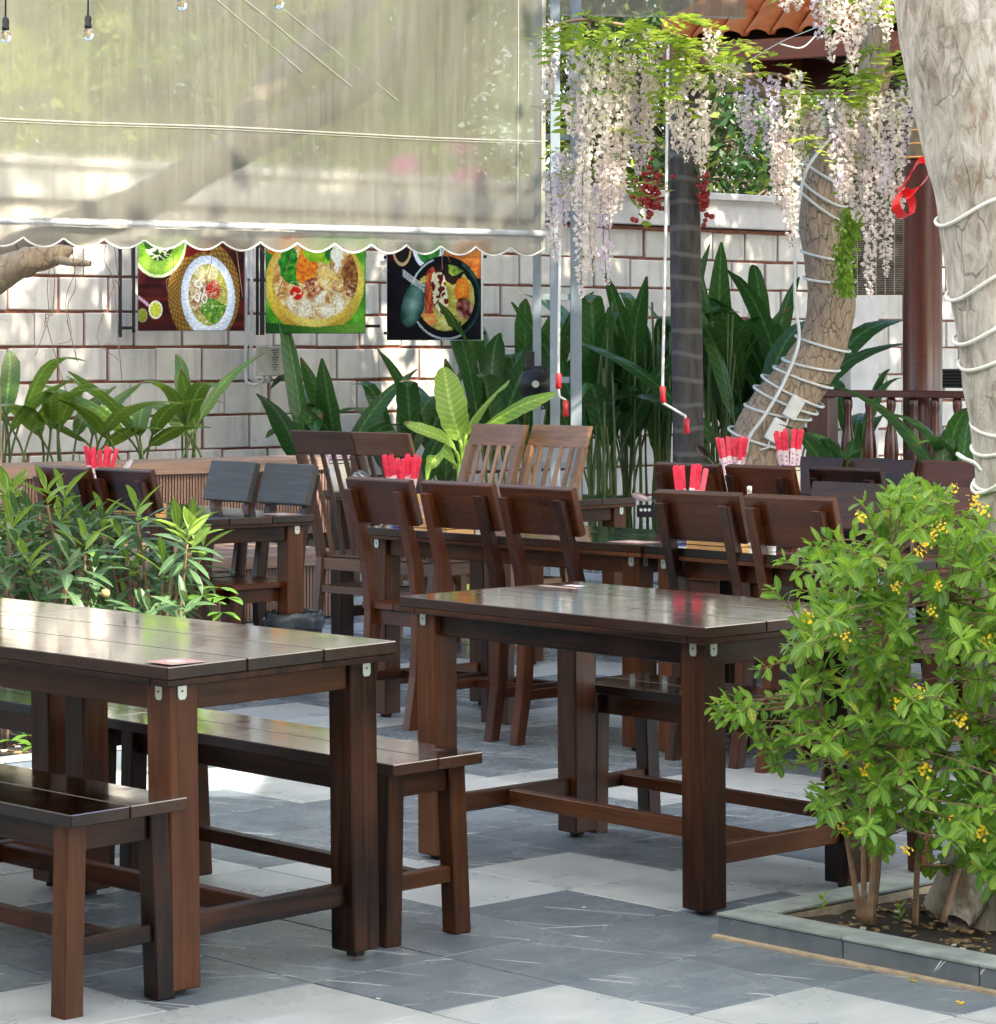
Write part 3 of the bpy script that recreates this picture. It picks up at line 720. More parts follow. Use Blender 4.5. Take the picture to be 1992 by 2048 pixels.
# ------------------------------------------------------------------ printed food panels
def lin(c): return tuple((x / 12.92 if x <= .04045 else ((x + .055) / 1.055) ** 2.4) for x in c)
def nz2(x, y, s, k=0.0): return noise.noise((x * s, y * s, k))
def ell(u, v, cx, cy, rx, ry, a=0.0):
    dx, dy = u - cx, v - cy; c, s = math.cos(a), math.sin(a)
    return math.sqrt(((dx * c + dy * s) / rx) ** 2 + ((-dx * s + dy * c) / ry) ** 2)
def bl(a, b, t): return tuple(x + (y - x) * max(0, min(1, t)) for x, y in zip(a, b))
def strands(u, v, s, k, th=.06):
    n_ = nz2(u + .05 * nz2(u, v, 9, k + 3), v + .05 * nz2(u, v, 9, k + 7), s, k); return abs(n_) < th
def warp(u, v, a, k):
    return u + a * nz2(u, v, 13, k) + a * .6 * nz2(u, v, 31, k + 2), v + a * 1.3 * nz2(u, v, 13, k + 5) + a * .6 * nz2(u, v, 31, k + 7)
def photo(c, u, v, k):      # printed photo grain: soft light from the upper left, small speckle of food texture
    g_ = 1 + .16 * nz2(u, v, 44, k) + .12 * nz2(u, v, 95, k + 1) + .10 * nz2(u, v, 5, k + 2) + .10 * (v - u * .5 - .2)
    return tuple(max(0, min(1, x * g_)) for x in c)
def paint1(u, v):       # bowl of noodle soup on a straw mat, green dish, limes
    c = bl((.16, .04, .04), (.36, .10, .07), .5 + .8 * nz2(u * .6, v * 8, 2.5, 1))
    e = ell(u, v, .62, .40, .34, .56)
    if e < 1:
        c = bl((.62, .47, .20), (.40, .28, .10), .5 + .9 * math.sin(e * 60) * math.cos(math.atan2(v - .4, u - .62) * 38))
        if v > .78 and e > .78 and u < .68: c = (.45, .08, .06)
    e = ell(u, v, .66, .36, .255, .44, .05)
    if e < 1:
        c = bl((.93, .95, .96), (.74, .80, .86), (e - .78) * 4 if e > .78 else 0)
        i = ell(u, v, .66, .38, .185, .33, .05)
        if i < 1:
            u, v = warp(u, v, .014, 3)
            c = bl((.86, .82, .42), (.66, .66, .22), i + .3 * nz2(u, v, 12))
            k = nz2(u, v, 7, 5)
            if ell(u, v, .60, .38, .12, .22) < 1: c = bl((.94, .90, .74), (.66, .50, .28), .5 + nz2(u, v, 22, 2)) if strands(u, v, 16, 2, .2) else (.58, .36, .22)
            if ell(u, v, .70, .42, .07, .12) < 1 + .3 * k: c = bl((.72, .14, .10), (.80, .52, .34), .5 + nz2(u, v, 26, 4))
            if ell(u, v, .72, .20, .11, .14, .4) < 1 + .4 * k: c = bl((.20, .46, .10), (.55, .70, .20), .5 + nz2(u, v, 26, 6))
            if ell(u, v, .58, .62, .05, .08) < 1 or ell(u, v, .70, .62, .055, .08) < 1: c = (.93, .88, .62)
            if ell(u, v, .685, .45, .025, .05) < 1: c = (.86, .10, .06)
            for ox, oy in ((.565, .50), (.60, .44), (.56, .36), (.63, .34)):
                q = ell(u, v, ox, oy, .03, .055)
                if .55 < q < 1: c = (.97, .95, .86)
        if i < 1 and strands(u, v, 24, 31, .05): c = bl(c, (.98, .95, .84), .7)
    e = ell(u, v, .19, .98, .27, .42)
    if e < 1:
        c = bl((.70, .86, .34), (.46, .66, .18), .5 + nz2(u, v, 8, 3) + (.4 if e > .88 else 0))
        if e > .92: c = (.88, .95, .70)
        if ell(u, v, .20, 1.0, .15, .26) < 1: c = (.90, .92, .72) if strands(u, v, 15, 8, .14) else (.16, .32, .10)
    if abs((v - .34) + (u - .02) * .9) < .02 and u < .12: c = (.80, .62, .68)
    for ox, oy, r in ((.165, .22, .065), (.04, .16, .05)):
        e = ell(u, v, ox, oy, r, r * 1.5)
        if e < 1: c = bl((.86, .86, .30), (.70, .74, .20), .5 + .5 * math.sin(math.atan2(v - oy, u - ox) * 8)) if e < .8 else (.90, .92, .80)
        if ox < .1 and e < 1: c = bl(c, (.36, .40, .10), .6)
    return c
def paint2(u, v):       # yellow bowl of mixed noodles on green leaves
    c = bl((.20, .55, .10), (.50, .80, .22), .5 + nz2(u + v, v - u, 4, 1) + .3 * math.sin((u + v * .5) * 60) * .3)
    if u < .16 and v > .55: c = bl((.10, .45, .16), (.22, .62, .22), .5 + nz2(u, v, 6, 5))
    if ell(u, v, .14, .96, .16, .16) < 1: c = bl((.90, .55, .12), (.80, .28, .10), .5 + nz2(u, v, 18, 3))
    e = ell(u, v, .49, .52, .50, .54)
    if e < 1 and v < .95:
        c = bl((.93, .86, .42), (.80, .62, .20), .3 + .6 * nz2(u, v, 3) + (e - .8) * 2)
        i = ell(u, v, .50, .58, .43, .44)
        if i < 1:
            u, v = warp(u, v, .020, 11)
            c = bl((.93, .84, .58), (.74, .50, .24), .5 + 1.1 * nz2(u, v, 14, 2))
            k = .35 * nz2(u, v, 11, 7)
            if ell(u, v, .24, .72, .11, .22, .2) < 1 + k: c = bl((.05, .40, .10), (.30, .66, .16), .5 + nz2(u, v, 20, 1))
            if ell(u, v, .42, .72, .11, .22, -.15) < 1 + k: c = bl((.95, .62, .16), (.86, .36, .10), .5 + 1.2 * nz2(u, v, 26, 4))
            if ell(u, v, .56, .86, .17, .13) < 1 + k: c = bl((.62, .78, .16), (.40, .62, .12), .5 + nz2(u, v, 14, 9))
            if ell(u, v, .63, .88, .035, .12) < 1: c = (.10, .45, .16)
            if ell(u, v, .88, .62, .10, .24, -.2) < 1 + k: c = bl((.70, .46, .24), (.42, .24, .10), .5 + 1.3 * nz2(u, v, 24, 6))
            if ell(u, v, .30, .42, .055, .07) < 1 + k: c = (.82, .10, .06)
            if ell(u, v, .48, .46, .10, .14, .6) < 1 + k: c = bl((.55, .22, .14), (.88, .66, .46), .5 + 1.2 * nz2(u, v, 22, 8))
            if ell(u, v, .62, .58, .11, .10, .4) < 1 + k: c = bl((.92, .72, .28), (.96, .88, .66), .5 + nz2(u, v, 14, 3))
            if ell(u, v, .72, .86, .055, .22) < 1: c = (.96, .94, .84)
            for ox, oy, rx, ry, a in ((.40, .26, .10, .12, .3), (.62, .24, .13, .08, -.3), (.74, .30, .06, .16, .2), (.26, .30, .05, .12, .5), (.54, .36, .05, .12, -.6)):
                q = ell(u, v, ox, oy, rx, ry, a)
                if q < 1: c = bl((.98, .95, .84), (.80, .66, .40), (q - .5) * 1.6 + .4 * nz2(u, v, 20))
            if v < .2 and nz2(u, v, 16, 12) > .1: c = (.94, .90, .76)
            q = abs(nz2(u, v, 9, 21)); c = bl(c, (.45, .25, .08), (.05 - q) * 9) if q < .05 and v < .6 else c
            if strands(u, v, 12, 41, .05) and v < .55: c = bl(c, (.98, .94, .80), .75)
        elif v < .6 and e > .86: c = bl((.92, .84, .34), (.70, .52, .14), (.45 - v) * 2)
    if v < .06 + .1 * abs(u - .5): c = bl((.10, .30, .10), (.40, .62, .20), u * 1.2)
    return c
def paint3(u, v):       # dark skillet of noodles with egg
    c = bl((.025, .025, .04), (.07, .06, .09), .5 + nz2(u, v, 5))
    if u > .60 and v > .62: c = bl((.62, .32, .12), (.80, .50, .22), .5 + .8 * nz2(u * 2, v * 24, 1.4, 2))
    if u < .14 and v > .8: c = (.22, .05, .05)
    e = ell(u, v, .16, .92, .10, .17)
    if .8 < e < 1: c = (.78, .66, .46)
    elif e < .8: c = (.12, .08, .06)
    e = ell(u, v, .44, .96, .17, .24)
    if e < 1: c = (.90, .93, .92) if e > .78 else bl((.10, .42, .14), (.30, .58, .24), .5 + 1.3 * nz2(u, v, 18))
    e = ell(u, v, .62, .42, .36, .40, .15)
    if e < 1.08: c = (.02, .025, .03)
    if 1.0 < e < 1.05 and (u < .5 or v < .3): c = (.70, .74, .74)
    if .98 < e < 1.05 and u > .8: c = (.10, .26, .22)
    i = ell(u, v, .62, .43, .31, .34, .15)
    if i < 1:
        u, v = warp(u, v, .016, 7)
        c = bl((.86, .82, .44), (.62, .58, .20), .5 + nz2(u, v, 10, 1)) if nz2(u, v, 5, 4) > -.18 else (.12, .07, .05)
        k = .3 * nz2(u, v, 9, 3)
        if ell(u, v, .40, .42, .13, .16) < 1 + k: c = bl((.72, .78, .66), (.36, .48, .36), .5 + nz2(u, v, 12))
        if ell(u, v, .46, .46, .055, .34, -.05) < 1: c = bl((.86, .40, .20), (.50, .12, .08), .4 + nz2(u * 3, v, 12, 3))
        if ell(u, v, .56, .50, .08, .24, .1) < 1 + k: c = (.92, .88, .70) if strands(u, v, 15, 5, .2) else (.40, .10, .08)
        if ell(u, v, .80, .50, .085, .13) < 1: c = bl((.97, .66, .18), (.90, .44, .10), ell(u, v, .80, .52, .08, .11))
        if ell(u, v, .82, .32, .09, .12, .3) < 1 + k: c = bl((.34, .08, .06), (.86, .66, .56), .4 + 1.4 * nz2(u, v, 16, 7))
        if ell(u, v, .42, .20, .12, .07, .3) < 1: c = bl((.95, .45, .20), (.98, .80, .40), .5 + nz2(u, v, 16))
        if ell(u, v, .66, .18, .10, .06) < 1 + k: c = bl((.86, .82, .30), (.95, .90, .60), .5 + nz2(u, v, 20))
        if ell(u, v, .72, .74, .08, .08) < 1 + k: c = bl((.70, .80, .30), (.20, .30, .10), .5 + nz2(u, v, 16))
    e = ell(u, v, .28, .36, .12, .24, -.3)
    if e < 1: c = bl((.62, .76, .70), (.10, .25, .22), e + .3 * nz2(u, v, 9))
    for q in range(4):
        if abs((v - .62 + q * .02) + (u - .30) * .7) < .006 and .17 < u < .40: c = (.80, .82, .80)
    return c
t = NT('printed panel'); vc = t.n('ShaderNodeVertexColor', layer_name='print').outputs[0]; t.set(col=vc, rough=0.5, spec=.15); M['print'] = t.m
def poster(label, x0, x1, y0, y1, Y, yaw, fn, side):
    a, c = at(x0, y1, Y), at(x1, y0, Y); wd, h = c.x - a.x, c.z - a.z
    t = thing('food_poster', label, 'poster', a, yaw, 'food picture panels on the wall')
    b = MB(); b.box((wd / 2, .035, h / 2), (wd, .07, h)); b.obj('box', side, t, 0.004)
    nx, ny = 176, 150; b = MB(); cols = []
    for j in range(ny + 1):
        for i in range(nx + 1):
            u, v = i / nx, j / ny; b.v.append((.004 + (wd - .008) * u, -.0015, .004 + (h - .008) * v))
            cols.append((*lin(photo(fn(u, v), u, v, len(label))), 1.0))
    for j in range(ny):
        for i in range(nx): q = j * (nx + 1) + i; b.f.append((q, q + 1, q + nx + 2, q + nx + 1)); b.mi.append(0)
    m = b.mesh('print', M['print']); at_ = m.color_attributes.new('print', 'FLOAT_COLOR', 'POINT')
    at_.data.foreach_set('color', [x for c_ in cols for x in c_]); part('print', m, t)
    return t
M['pside'] = plain('grey panel side', (.16, .16, .16), .5)
p_ = poster('poster of a white noodle bowl on a round straw mat', 275, 489, 472, 662, 18.3, .03, paint1, M['pside'])
for dx in (-.10,):
    b = MB()
    for z in (.02, .56): b.box((dx - .0, .1, z), (.02, .24, .02))
    b.box((dx - .01, .0, .27), (.022, .022, .62)); b.box((-.03, .06, .27), (.02, .02, .56)); b.box((-.07, .03, .02), (.1, .02, .02)); b.obj('bracket', M['black'], p_)
p_ = poster('poster of a yellow bowl of mixed noodles on green leaves', 531, 731, 474, 667, 18.7, .05, paint2, M['black'])
b = MB(); b.box((-.022, .02, .30), (.03, .05, .62)); b.box((-.055, .06, .30), (.02, .02, .62)); b.box((.4, .2, .05), (.7, .02, .02)); b.obj('bracket', M['black'], p_)
p_ = poster('poster of a black skillet of noodles with a halved egg', 773, 966, 482, 681, 19.1, -.16, paint3, M['white_pl'])
b = MB(); b.box((.3, .16, .56), (.7, .02, .02)); b.box((.3, .16, .05), (.7, .02, .02)); b.obj('bracket', M['black'], p_)
# ------------------------------------------------------------------ electrical box and conduit
eb = thing('electrical_box', 'cream electrical box with conduit below the middle food poster', 'box', at(549, 722, 19.0), WZ * .35)
b = MB(); b.box((0, 0, 0), (.235, .10, .20)); b.obj('case', M['cream_pl'], eb, .006)
b = MB(); b.box((.065, -.056, 0), (.095, .012, .19)); b.obj('door', M['cream_pl'], eb, .004)
b = MB(); b.box((.07, -.065, .005), (.012, .008, .03)); b.obj('latch', M['black'], eb)
b = MB()
for k in range(9): b.box((-.008 + (k % 2) * .002, -.0515, .072 - k * .016), (.045 - .012 * (k % 3), .002, .008))
b.obj('rating_print', M['pside'], eb)
cd = thing('conduit', 'white electrical conduit bending up into the cream electrical box', 'pipe')
for x, yb in ((492, 752), (503, 745)):
    b = MB(); b.tube(spline([at(x, 455, 19.05), at(x, 600, 19.05), at(x, yb, 19.05), at(x + 6, yb + 14, 19.05), at(x + 18, yb + 18, 19.05), at(x + 34, 762, 19.0), at(x + 38, 752, 19.0)], 5), .011, 8); b.obj('pipe', M['white_pl'], cd, 0, True)
# ------------------------------------------------------------------ pavilion on the right
t = NT('clay tile'); v = t.coord((1, 1, 1)); n_ = t.noise(v, 10, 4)
c = t.ramp(t.math('ADD', t.math('MULTIPLY', n_, .6), t.math('MULTIPLY', t.rnd(), .4)), [(.25, (.50, .10, .025)), (.5, (.72, .19, .05)), (.75, (.82, .28, .10))]); t.set(col=c, rough=.7); t.bump(n_, .2, .004); M['clay'] = t.m
WRED = [wood('red brown timber %s' % a, (0.050, 0.010, 0.007), (0.16, 0.036, 0.022), k, 0.3, 0.35) for k, a in enumerate('xyz')]
M['fascia'] = plain('red brown gutter board', (.30, .085, .042), .5, 0, .2, 4)
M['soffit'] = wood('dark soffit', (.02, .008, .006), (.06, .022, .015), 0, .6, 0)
pv = thing('pavilion', 'red tiled timber pavilion with round columns and turned railing on the right', 'pavilion', (1.09, 18.0, 0), math.atan2(-.514, .857))
EZ = 3.36; RL, RD, PT = 4.6, 4.2, math.tan(math.radians(38)); hz = RD / 2 * PT
b = MB(); z0 = EZ - .02
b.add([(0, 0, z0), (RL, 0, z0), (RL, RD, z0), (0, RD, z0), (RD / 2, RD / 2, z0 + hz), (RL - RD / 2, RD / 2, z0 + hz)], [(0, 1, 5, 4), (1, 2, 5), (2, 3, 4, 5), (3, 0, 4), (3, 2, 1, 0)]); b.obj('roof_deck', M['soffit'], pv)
b = MB(); n = 7; pr = []
for k in range(n): a = math.pi * k / (n - 1); pr.append((-.085 * math.cos(a), .055 * math.sin(a)))
rings = []
for y, lift, sc in ((-.01, .0, 1.08), (.30, .012, .96)):
    rings.append([Vector((x * sc, y, z * sc + lift)) for x, z in pr] + [Vector((x * .82, y, z * .78 + lift)) for x, z in reversed(pr)])
b.loft(rings); tm = b.mesh('roof tile', M['clay'], 0, True)
sl_a = math.atan(PT)
for r in range(9):
    for k in range(25):
        x = .09 + k * .18; d = r * .25
        if x < d * .96 or x > RL - d * .96: continue
        part('roof_tile', tm, pv, (x + R.uniform(-.006, .006), d * math.cos(sl_a) - .05, EZ + .02 + d * math.sin(sl_a)), (sl_a - .03, 0, R.uniform(-.02, .02)))
for r in range(7):
    for k in range(22):
        y = .09 + k * .18; d = r * .25
        if y < d * .96 or y > RD - d * .96: continue
        part('roof_tile', tm, pv, (d * math.cos(sl_a) - .05, y, EZ + .02 + d * math.sin(sl_a)), (sl_a - .03, 0, -math.pi / 2))
hd = Vector((1, 1, PT)).normalized(); b = MB()
rings = []
for q, sc in ((0, 1.0), (.34, .86)):
    rings.append([Vector((q, y * sc, z * sc)) for y, z in ((-.10, 0), (-.10, .06), (-.06, .12), (.06, .12), (.10, .06), (.10, 0))])
b.loft(rings); rm = b.mesh('ridge tile', M['clay'], .006)
for k in range(9):
    o = part('ridge_tile', rm, pv); mt = Matrix.Translation(Vector((0, 0, EZ + .05)) + hd * (k * .30)) @ Matrix([[hd.x, -.7071, -hd.z * .7071, 0], [hd.y, .7071, -hd.z * .7071, 0], [hd.z, 0, (hd.x ** 2 + hd.y ** 2) ** .5, 0], [0, 0, 0, 1]]); o.matrix_basis = mt
b = MB(); b.box((RL / 2, -.045, EZ - .075), (RL + .06, .05, .13)); b.obj('fascia_board', M['fascia'], pv, .004)
b = MB(); b.box((-.045, RD / 2, EZ - .075), (.05, RD, .13)); b.obj('fascia_board', M['fascia'], pv, .004)
b = MB(); b.box((RL / 2, .8, EZ - .16), (RL, .12, .2)); b.obj('beam', WRED[0], pv, .006)
b = MB(); b.box((.5, RD / 2, EZ - .16), (.12, RD, .2)); b.obj('beam', WRED[1], pv, .006)
for k in range(14):
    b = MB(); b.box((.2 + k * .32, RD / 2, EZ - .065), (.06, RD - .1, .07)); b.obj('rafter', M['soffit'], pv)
for s_, ly in ((1.357, .8), (3.6, .8), (1.357, 3.5), (3.6, 3.5)):
    b = MB(); b.lathe([(.135, .40), (.135, .46), (.122, .48), (.124, 1.5), (.120, 3.2), (.135, 3.22), (.135, 3.3)], (0, 0, 0), 28); o = b.obj('column', WRED[2], pv, 0, True); o.location = (s_, ly, 0)
b = MB(); b.box((2.6, 2.2, .20), (4.2, 3.5, .40)); b.obj('plinth', M['coping'], pv, .01)
bal = [(.022, 0), (.030, .02), (.030, .05), (.020, .07), (.026, .10), (.020, .13), (.022, .16), (.042, .26), (.046, .32), (.036, .42), (.022, .50), (.027, .53), (.020, .56), (.029, .60), (.029, .64), (.022, .66)]
b = MB(); b.lathe(bal, n=14); bm_ = b.mesh('baluster', WRED[2], 0, True)
for nm, y0, x0, x1 in (('front', .55, .785, 4.2), ('rear', 3.6, .785, 4.2)):
    b = MB(); b.box(((x0 + x1) / 2, y0, 1.165), (x1 - x0, .10, .045)); b.obj('top_rail', WRED[0], pv, .005)
    b = MB(); b.box(((x0 + x1) / 2, y0, .46), (x1 - x0, .07, .05)); b.obj('bottom_rail', WRED[0], pv, .004)
    b = MB(); b.box((x0, y0, .78), (.15, .15, .72)); b.obj('newel', WRED[2], pv, .005)
    x = x0 + .175
    while x < x1:
        part('baluster', bm_, pv, (x, y0, .484)); x += .146
M['bamboo'] = plain('bamboo slats', (.105, .075, .042), .6, 0, .4, 30)
bb = thing('bamboo_blind', 'brown bamboo roller blind hanging behind the round column', 'blind')
b = MB(); a, c = at(1668, 240, 20.2), at(1835, 588, 20.2)
for k in range(80):
    z = a.z + (c.z - a.z) * k / 79; b.box(((a.x + c.x) / 2, 20.2, z), (c.x - a.x, .006, .0142))
tag(b.obj('slats', M['bamboo'], bb), kind='stuff'); b = MB()
for k in range(9): b.box((a.x + (c.x - a.x) * (k + .5) / 9, 20.192, (a.z + c.z) / 2), (.006, .008, a.z - c.z))
b.obj('cords', M['litterw'], bb)
vt = thing('wall_vent', 'black louvred box on the wall beside the red column', 'vent', at(1905, 757, 19.6))
b = MB(); b.box((0, .03, 0), (.17, .06, .13)); b.obj('box', M['black'], vt, .004)
for k in range(5): b = MB(); b.box((0, -.006, -.045 + k * .022), (.15, .012, .009), Matrix.Rotation(.5, 3, 'X')); b.obj('louvre', M['black'], vt)
# red ribbon and lantern
rb_ = thing('ribbon_bow', 'shiny red ribbon hanging beside the pale tree', 'ribbon')
def strip(pts, wd, side, mat, nm, par):
    b = MB(); P = spline(pts, 6)
    for k, p in enumerate(P):
        a = Vector(side) + Vector((.3 * math.sin(k * .5), .5 * math.cos(k * .35), 0)); a.normalize(); b.v += [tuple(p - a * wd / 2), tuple(p + a * wd / 2)]
    for k in range(len(P) - 1): b.f.append((2 * k, 2 * k + 1, 2 * k + 3, 2 * k + 2)); b.mi.append(0)
    return b.obj(nm, mat, par, 0, True)
YR = 9.0
strip([at(1800, 385, YR), at(1792, 410, YR - .03), at(1805, 432, YR), at(1822, 428, YR + .05), at(1824, 405, YR + .02), at(1808, 378, YR)], .030, (1, 0, .6), M['ribbon'], 'loop', rb_)
strip([at(1802, 378, YR), at(1822, 345, YR - .04), at(1838, 322, YR), at(1856, 322, YR + .04), at(1858, 345, YR), at(1836, 378, YR - .03), at(1812, 392, YR)], .032, (.5, 0, .8), M['ribbon'], 'loop', rb_)
strip([at(1795, 380, YR), at(1806, 372, YR), at(1816, 362, YR)], .035, (.6, 0, .8), M['ribbon'], 'knot', rb_)
ln = thing('lantern', 'tapered bamboo lantern above the red ribbon', 'lantern', at(1842, 318, 10.5))
b = MB(); b.lathe([(.055, 0), (.030, .13), (.012, .20)], n=18); b.obj('shade', M['bamboo'], ln)
for z, r in ((.0, .056), (.05, .045), (.1, .036)): b = MB(); b.lathe([(r, z), (r + .004, z + .004), (r, z + .008)], n=18); b.obj('hoop', M['tray'], ln)
# ------------------------------------------------------------------ leaves
def leafmat(name, c0, c1, rough=.45, trans=.3, tcol=None, vein=90):
    t = NT(name); n_ = t.noise(t.coord((1, 1, 1)), 14, 3)
    f = t.math('ADD', t.math('MULTIPLY', t.rnd(), .65), t.math('MULTIPLY', n_, .35))
    c = t.ramp(f, [(.12, c0), (.88, c1)])
    if vein:
        bs = t.n('ShaderNodeSeparateColor', {0: t.n('ShaderNodeVertexColor', layer_name='blade').outputs[0]}); ac, al = bs.outputs[0], bs.outputs[1]
        c = t.mix(t.ramp(ac, [(0, .55), (.10, .30), (.16, 0)]), c, tuple(min(1, x * 2.2 + .03) for x in c1))
        vv = t.math('SINE', t.math('MULTIPLY', t.math('SUBTRACT', al, t.math('MULTIPLY', ac, .10)), vein)); vr = t.ramp(vv, [(0, .80), (1, 1.12)])
        c = t.mix(1.0, c, vr, 'MULTIPLY')
        dry = t.math('MULTIPLY', t.ramp(t.math('ADD', al, t.math('MULTIPLY', n_, .10)), [(.965, 0), (1.0, 1)]), t.ramp(t.rnd(), [(.45, 0), (.5, 1)])); c = t.mix(dry, c, (.20, .12, .05))
        spot = t.ramp(t.noise(t.coord((1, 1, 1)), 60, 2), [(.70, 0), (.76, .5)]); c = t.mix(spot, c, (.22, .20, .06))
        t.bump(vv, .10, .003)
    t.set(col=c, rough=rough, spec=.45)
    tc = tcol or tuple(min(1, x * 1.9) for x in c1)
    tl = t.n('ShaderNodeBsdfTranslucent', {0: t.mix(.5, c, tc)}).outputs[0]
    t.l(t.n('ShaderNodeMixShader', {0: trans, 1: t.b.outputs[0], 2: tl}).outputs[0], t.out.inputs[0]); return t.m
M['lf_gal'] = leafmat('bright shrub leaf', (.145, .295, .034), (.27, .45, .066), .5, .40, (.40, .70, .06))
M['lf_gal2'] = leafmat('deep shrub leaf', (.085, .205, .032), (.16, .32, .05), .5, .33, (.26, .52, .06))
M['lf_gal3'] = leafmat('yellowing shrub leaf', (.26, .34, .04), (.42, .46, .08), .5, .35, (.6, .65, .08), vein=30)
M['lf_bush'] = leafmat('grey green bush leaf', (.050, .115, .048), (.115, .205, .095), .38, .20, (.2, .4, .08))
M['lf_bushy'] = leafmat('young bush leaf', (.13, .26, .035), (.24, .40, .06), .4, .3, (.5, .7, .1))
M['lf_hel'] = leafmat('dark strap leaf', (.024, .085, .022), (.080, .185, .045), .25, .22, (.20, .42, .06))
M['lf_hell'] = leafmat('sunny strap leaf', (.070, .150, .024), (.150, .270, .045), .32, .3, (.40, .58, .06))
M['lf_ban'] = leafmat('young banana leaf', (.24, .42, .055), (.34, .52, .09), .38, .35, (.6, .8, .12))
M['lf_wis'] = leafmat('wisteria leaf', (.16, .30, .03), (.38, .52, .07), .45, .4, (.65, .75, .08), vein=0)
M['lf_tree'] = leafmat('garden tree leaf', (.045, .105, .020), (.140, .230, .040), .5, .35, (.45, .55, .06), vein=0)
M['lf_treed'] = leafmat('dark tree leaf', (.020, .060, .018), (.055, .125, .035), .45, .25, (.15, .35, .06), vein=0)
M['lf_treey'] = leafmat('yellow green tree leaf', (.16, .23, .035), (.36, .42, .075), .5, .4, (.75, .75, .12), vein=0)
M['lf_fern'] = leafmat('artificial fern', (.10, .25, .015), (.26, .38, .03), .5, .3, vein=0)
M['stem'] = plain('green stem', (.12, .17, .045), .55, 0, .3, 10)
M['twig'] = plain('brown twig', (.23, .15, .095), .75, 0, .3, 30)
M['yellow'] = plain('yellow petal', (.82, .58, .02), .5, 0, .15, 60)
M['pinkfl'] = leafmat('bougainvillea', (.75, .05, .30), (.9, .12, .45), .5, .4, vein=0)
M['wisp'] = leafmat('cream pink petal', (.88, .78, .78), (.93, .88, .84), .55, .48, (.9, .8, .7), vein=0)
M['wisl'] = leafmat('lilac petal', (.80, .71, .82), (.90, .84, .88), .55, .45, (.85, .75, .88), vein=0)
def strap(b, pts, wid, side, fold=.15, mi=0):          # leaf blade with a midrib along pts
    v0 = len(b.v); n = len(pts)
    for k, p in enumerate(pts):
        d = (pts[min(k + 1, n - 1)] - pts[max(k - 1, 0)]); d = d.normalized() if d.length > 0 else UP
        sd = Vector(side); sd = sd - d * sd.dot(d); sd = sd.normalized() if sd.length > 1e-5 else d.orthogonal().normalized()
        nr = sd.cross(d); w_ = wid[k]
        i0 = len(b.v); g_ = k / (n - 1); b.at[i0] = (1, g_); b.at[i0 + 1] = (0, g_); b.at[i0 + 2] = (1, g_)
        b.v += [tuple(p - sd * w_ + nr * fold * w_), tuple(p), tuple(p + sd * w_ + nr * fold * w_)]
    for k in range(n - 1):
        q = v0 + 3 * k
        b.f += [(q, q + 1, q + 4, q + 3), (q + 1, q + 2, q + 5, q + 4)]; b.mi += [mi, mi]
def unit_leaf(name, mat, wr, droop, n=5, fold=.25, peak=.45, petiole=.08, ex=.8):
    b = MB(); pts = []; wd = []
    for k in range(n + 1):
        t_ = k / n; pts.append(Vector((0, t_, -droop * t_ * t_)))
        u = max(0, (t_ - petiole) / (1 - petiole)); wd.append(wr * .5 * (max(0, math.sin(math.pi * u ** (math.log(.5) / math.log(peak)))) ** ex) + .004)
    strap(b, pts, wd, (1, 0, 0), fold); m = b.mesh(name, mat, 0, True); return m, b
def frame(d, up=UP, roll=0.0):
    y = d.normalized(); x = y.cross(up); x = x.normalized() if x.length > 1e-4 else Vector((1, 0, 0)); z = x.cross(y)
    m = Matrix((x, y, z)).transposed()
    return m @ Matrix.Rotation(roll, 3, 'Y')
def inpoly(x, y, P):
    c = False; j = len(P) - 1
    for i in range(len(P)):
        if (P[i][1] > y) != (P[j][1] > y) and x < (P[j][0] - P[i][0]) * (y - P[i][1]) / (P[j][1] - P[i][1]) + P[i][0]: c = not c
        j = i
    return c
def rdir(): 
    z = R.uniform(-1, 1); a = R.uniform(0, 2 * math.pi); r = math.sqrt(1 - z * z); return Vector((r * math.cos(a), r * math.sin(a), z))
def place_leaves(leaves, parent, name='leaf', limit=300, stuff='foliage'):
    """leaves: (distance, point, matrix3, scale, (mesh, builder)); the nearest as parts, the rest joined"""
    leaves.sort(key=lambda q: q[0])
    for d, p, m3, s, (me, bd) in leaves[:limit]:
        o = bpy.data.objects.new(name, me); COL.objects.link(o); o.parent = parent
        o.matrix_basis = Matrix.Translation(p) @ m3.to_4x4() @ Matrix.Scale(s, 4)
    rest = leaves[limit:]
    if rest:
        b = MB(); mats = []
        for d, p, m3, s, (me, bd) in rest:
            mt = me.materials[0]
            if mt not in mats: mats.append(mt)
            i0 = len(b.v)
            for q_, a_ in bd.at.items(): b.at[i0 + q_] = a_
            b.add([p + m3 @ (Vector(v) * s) for v in bd.v], bd.f, mats.index(mt))
        tag(b.obj(stuff, mats, parent, 0, True), kind='stuff')
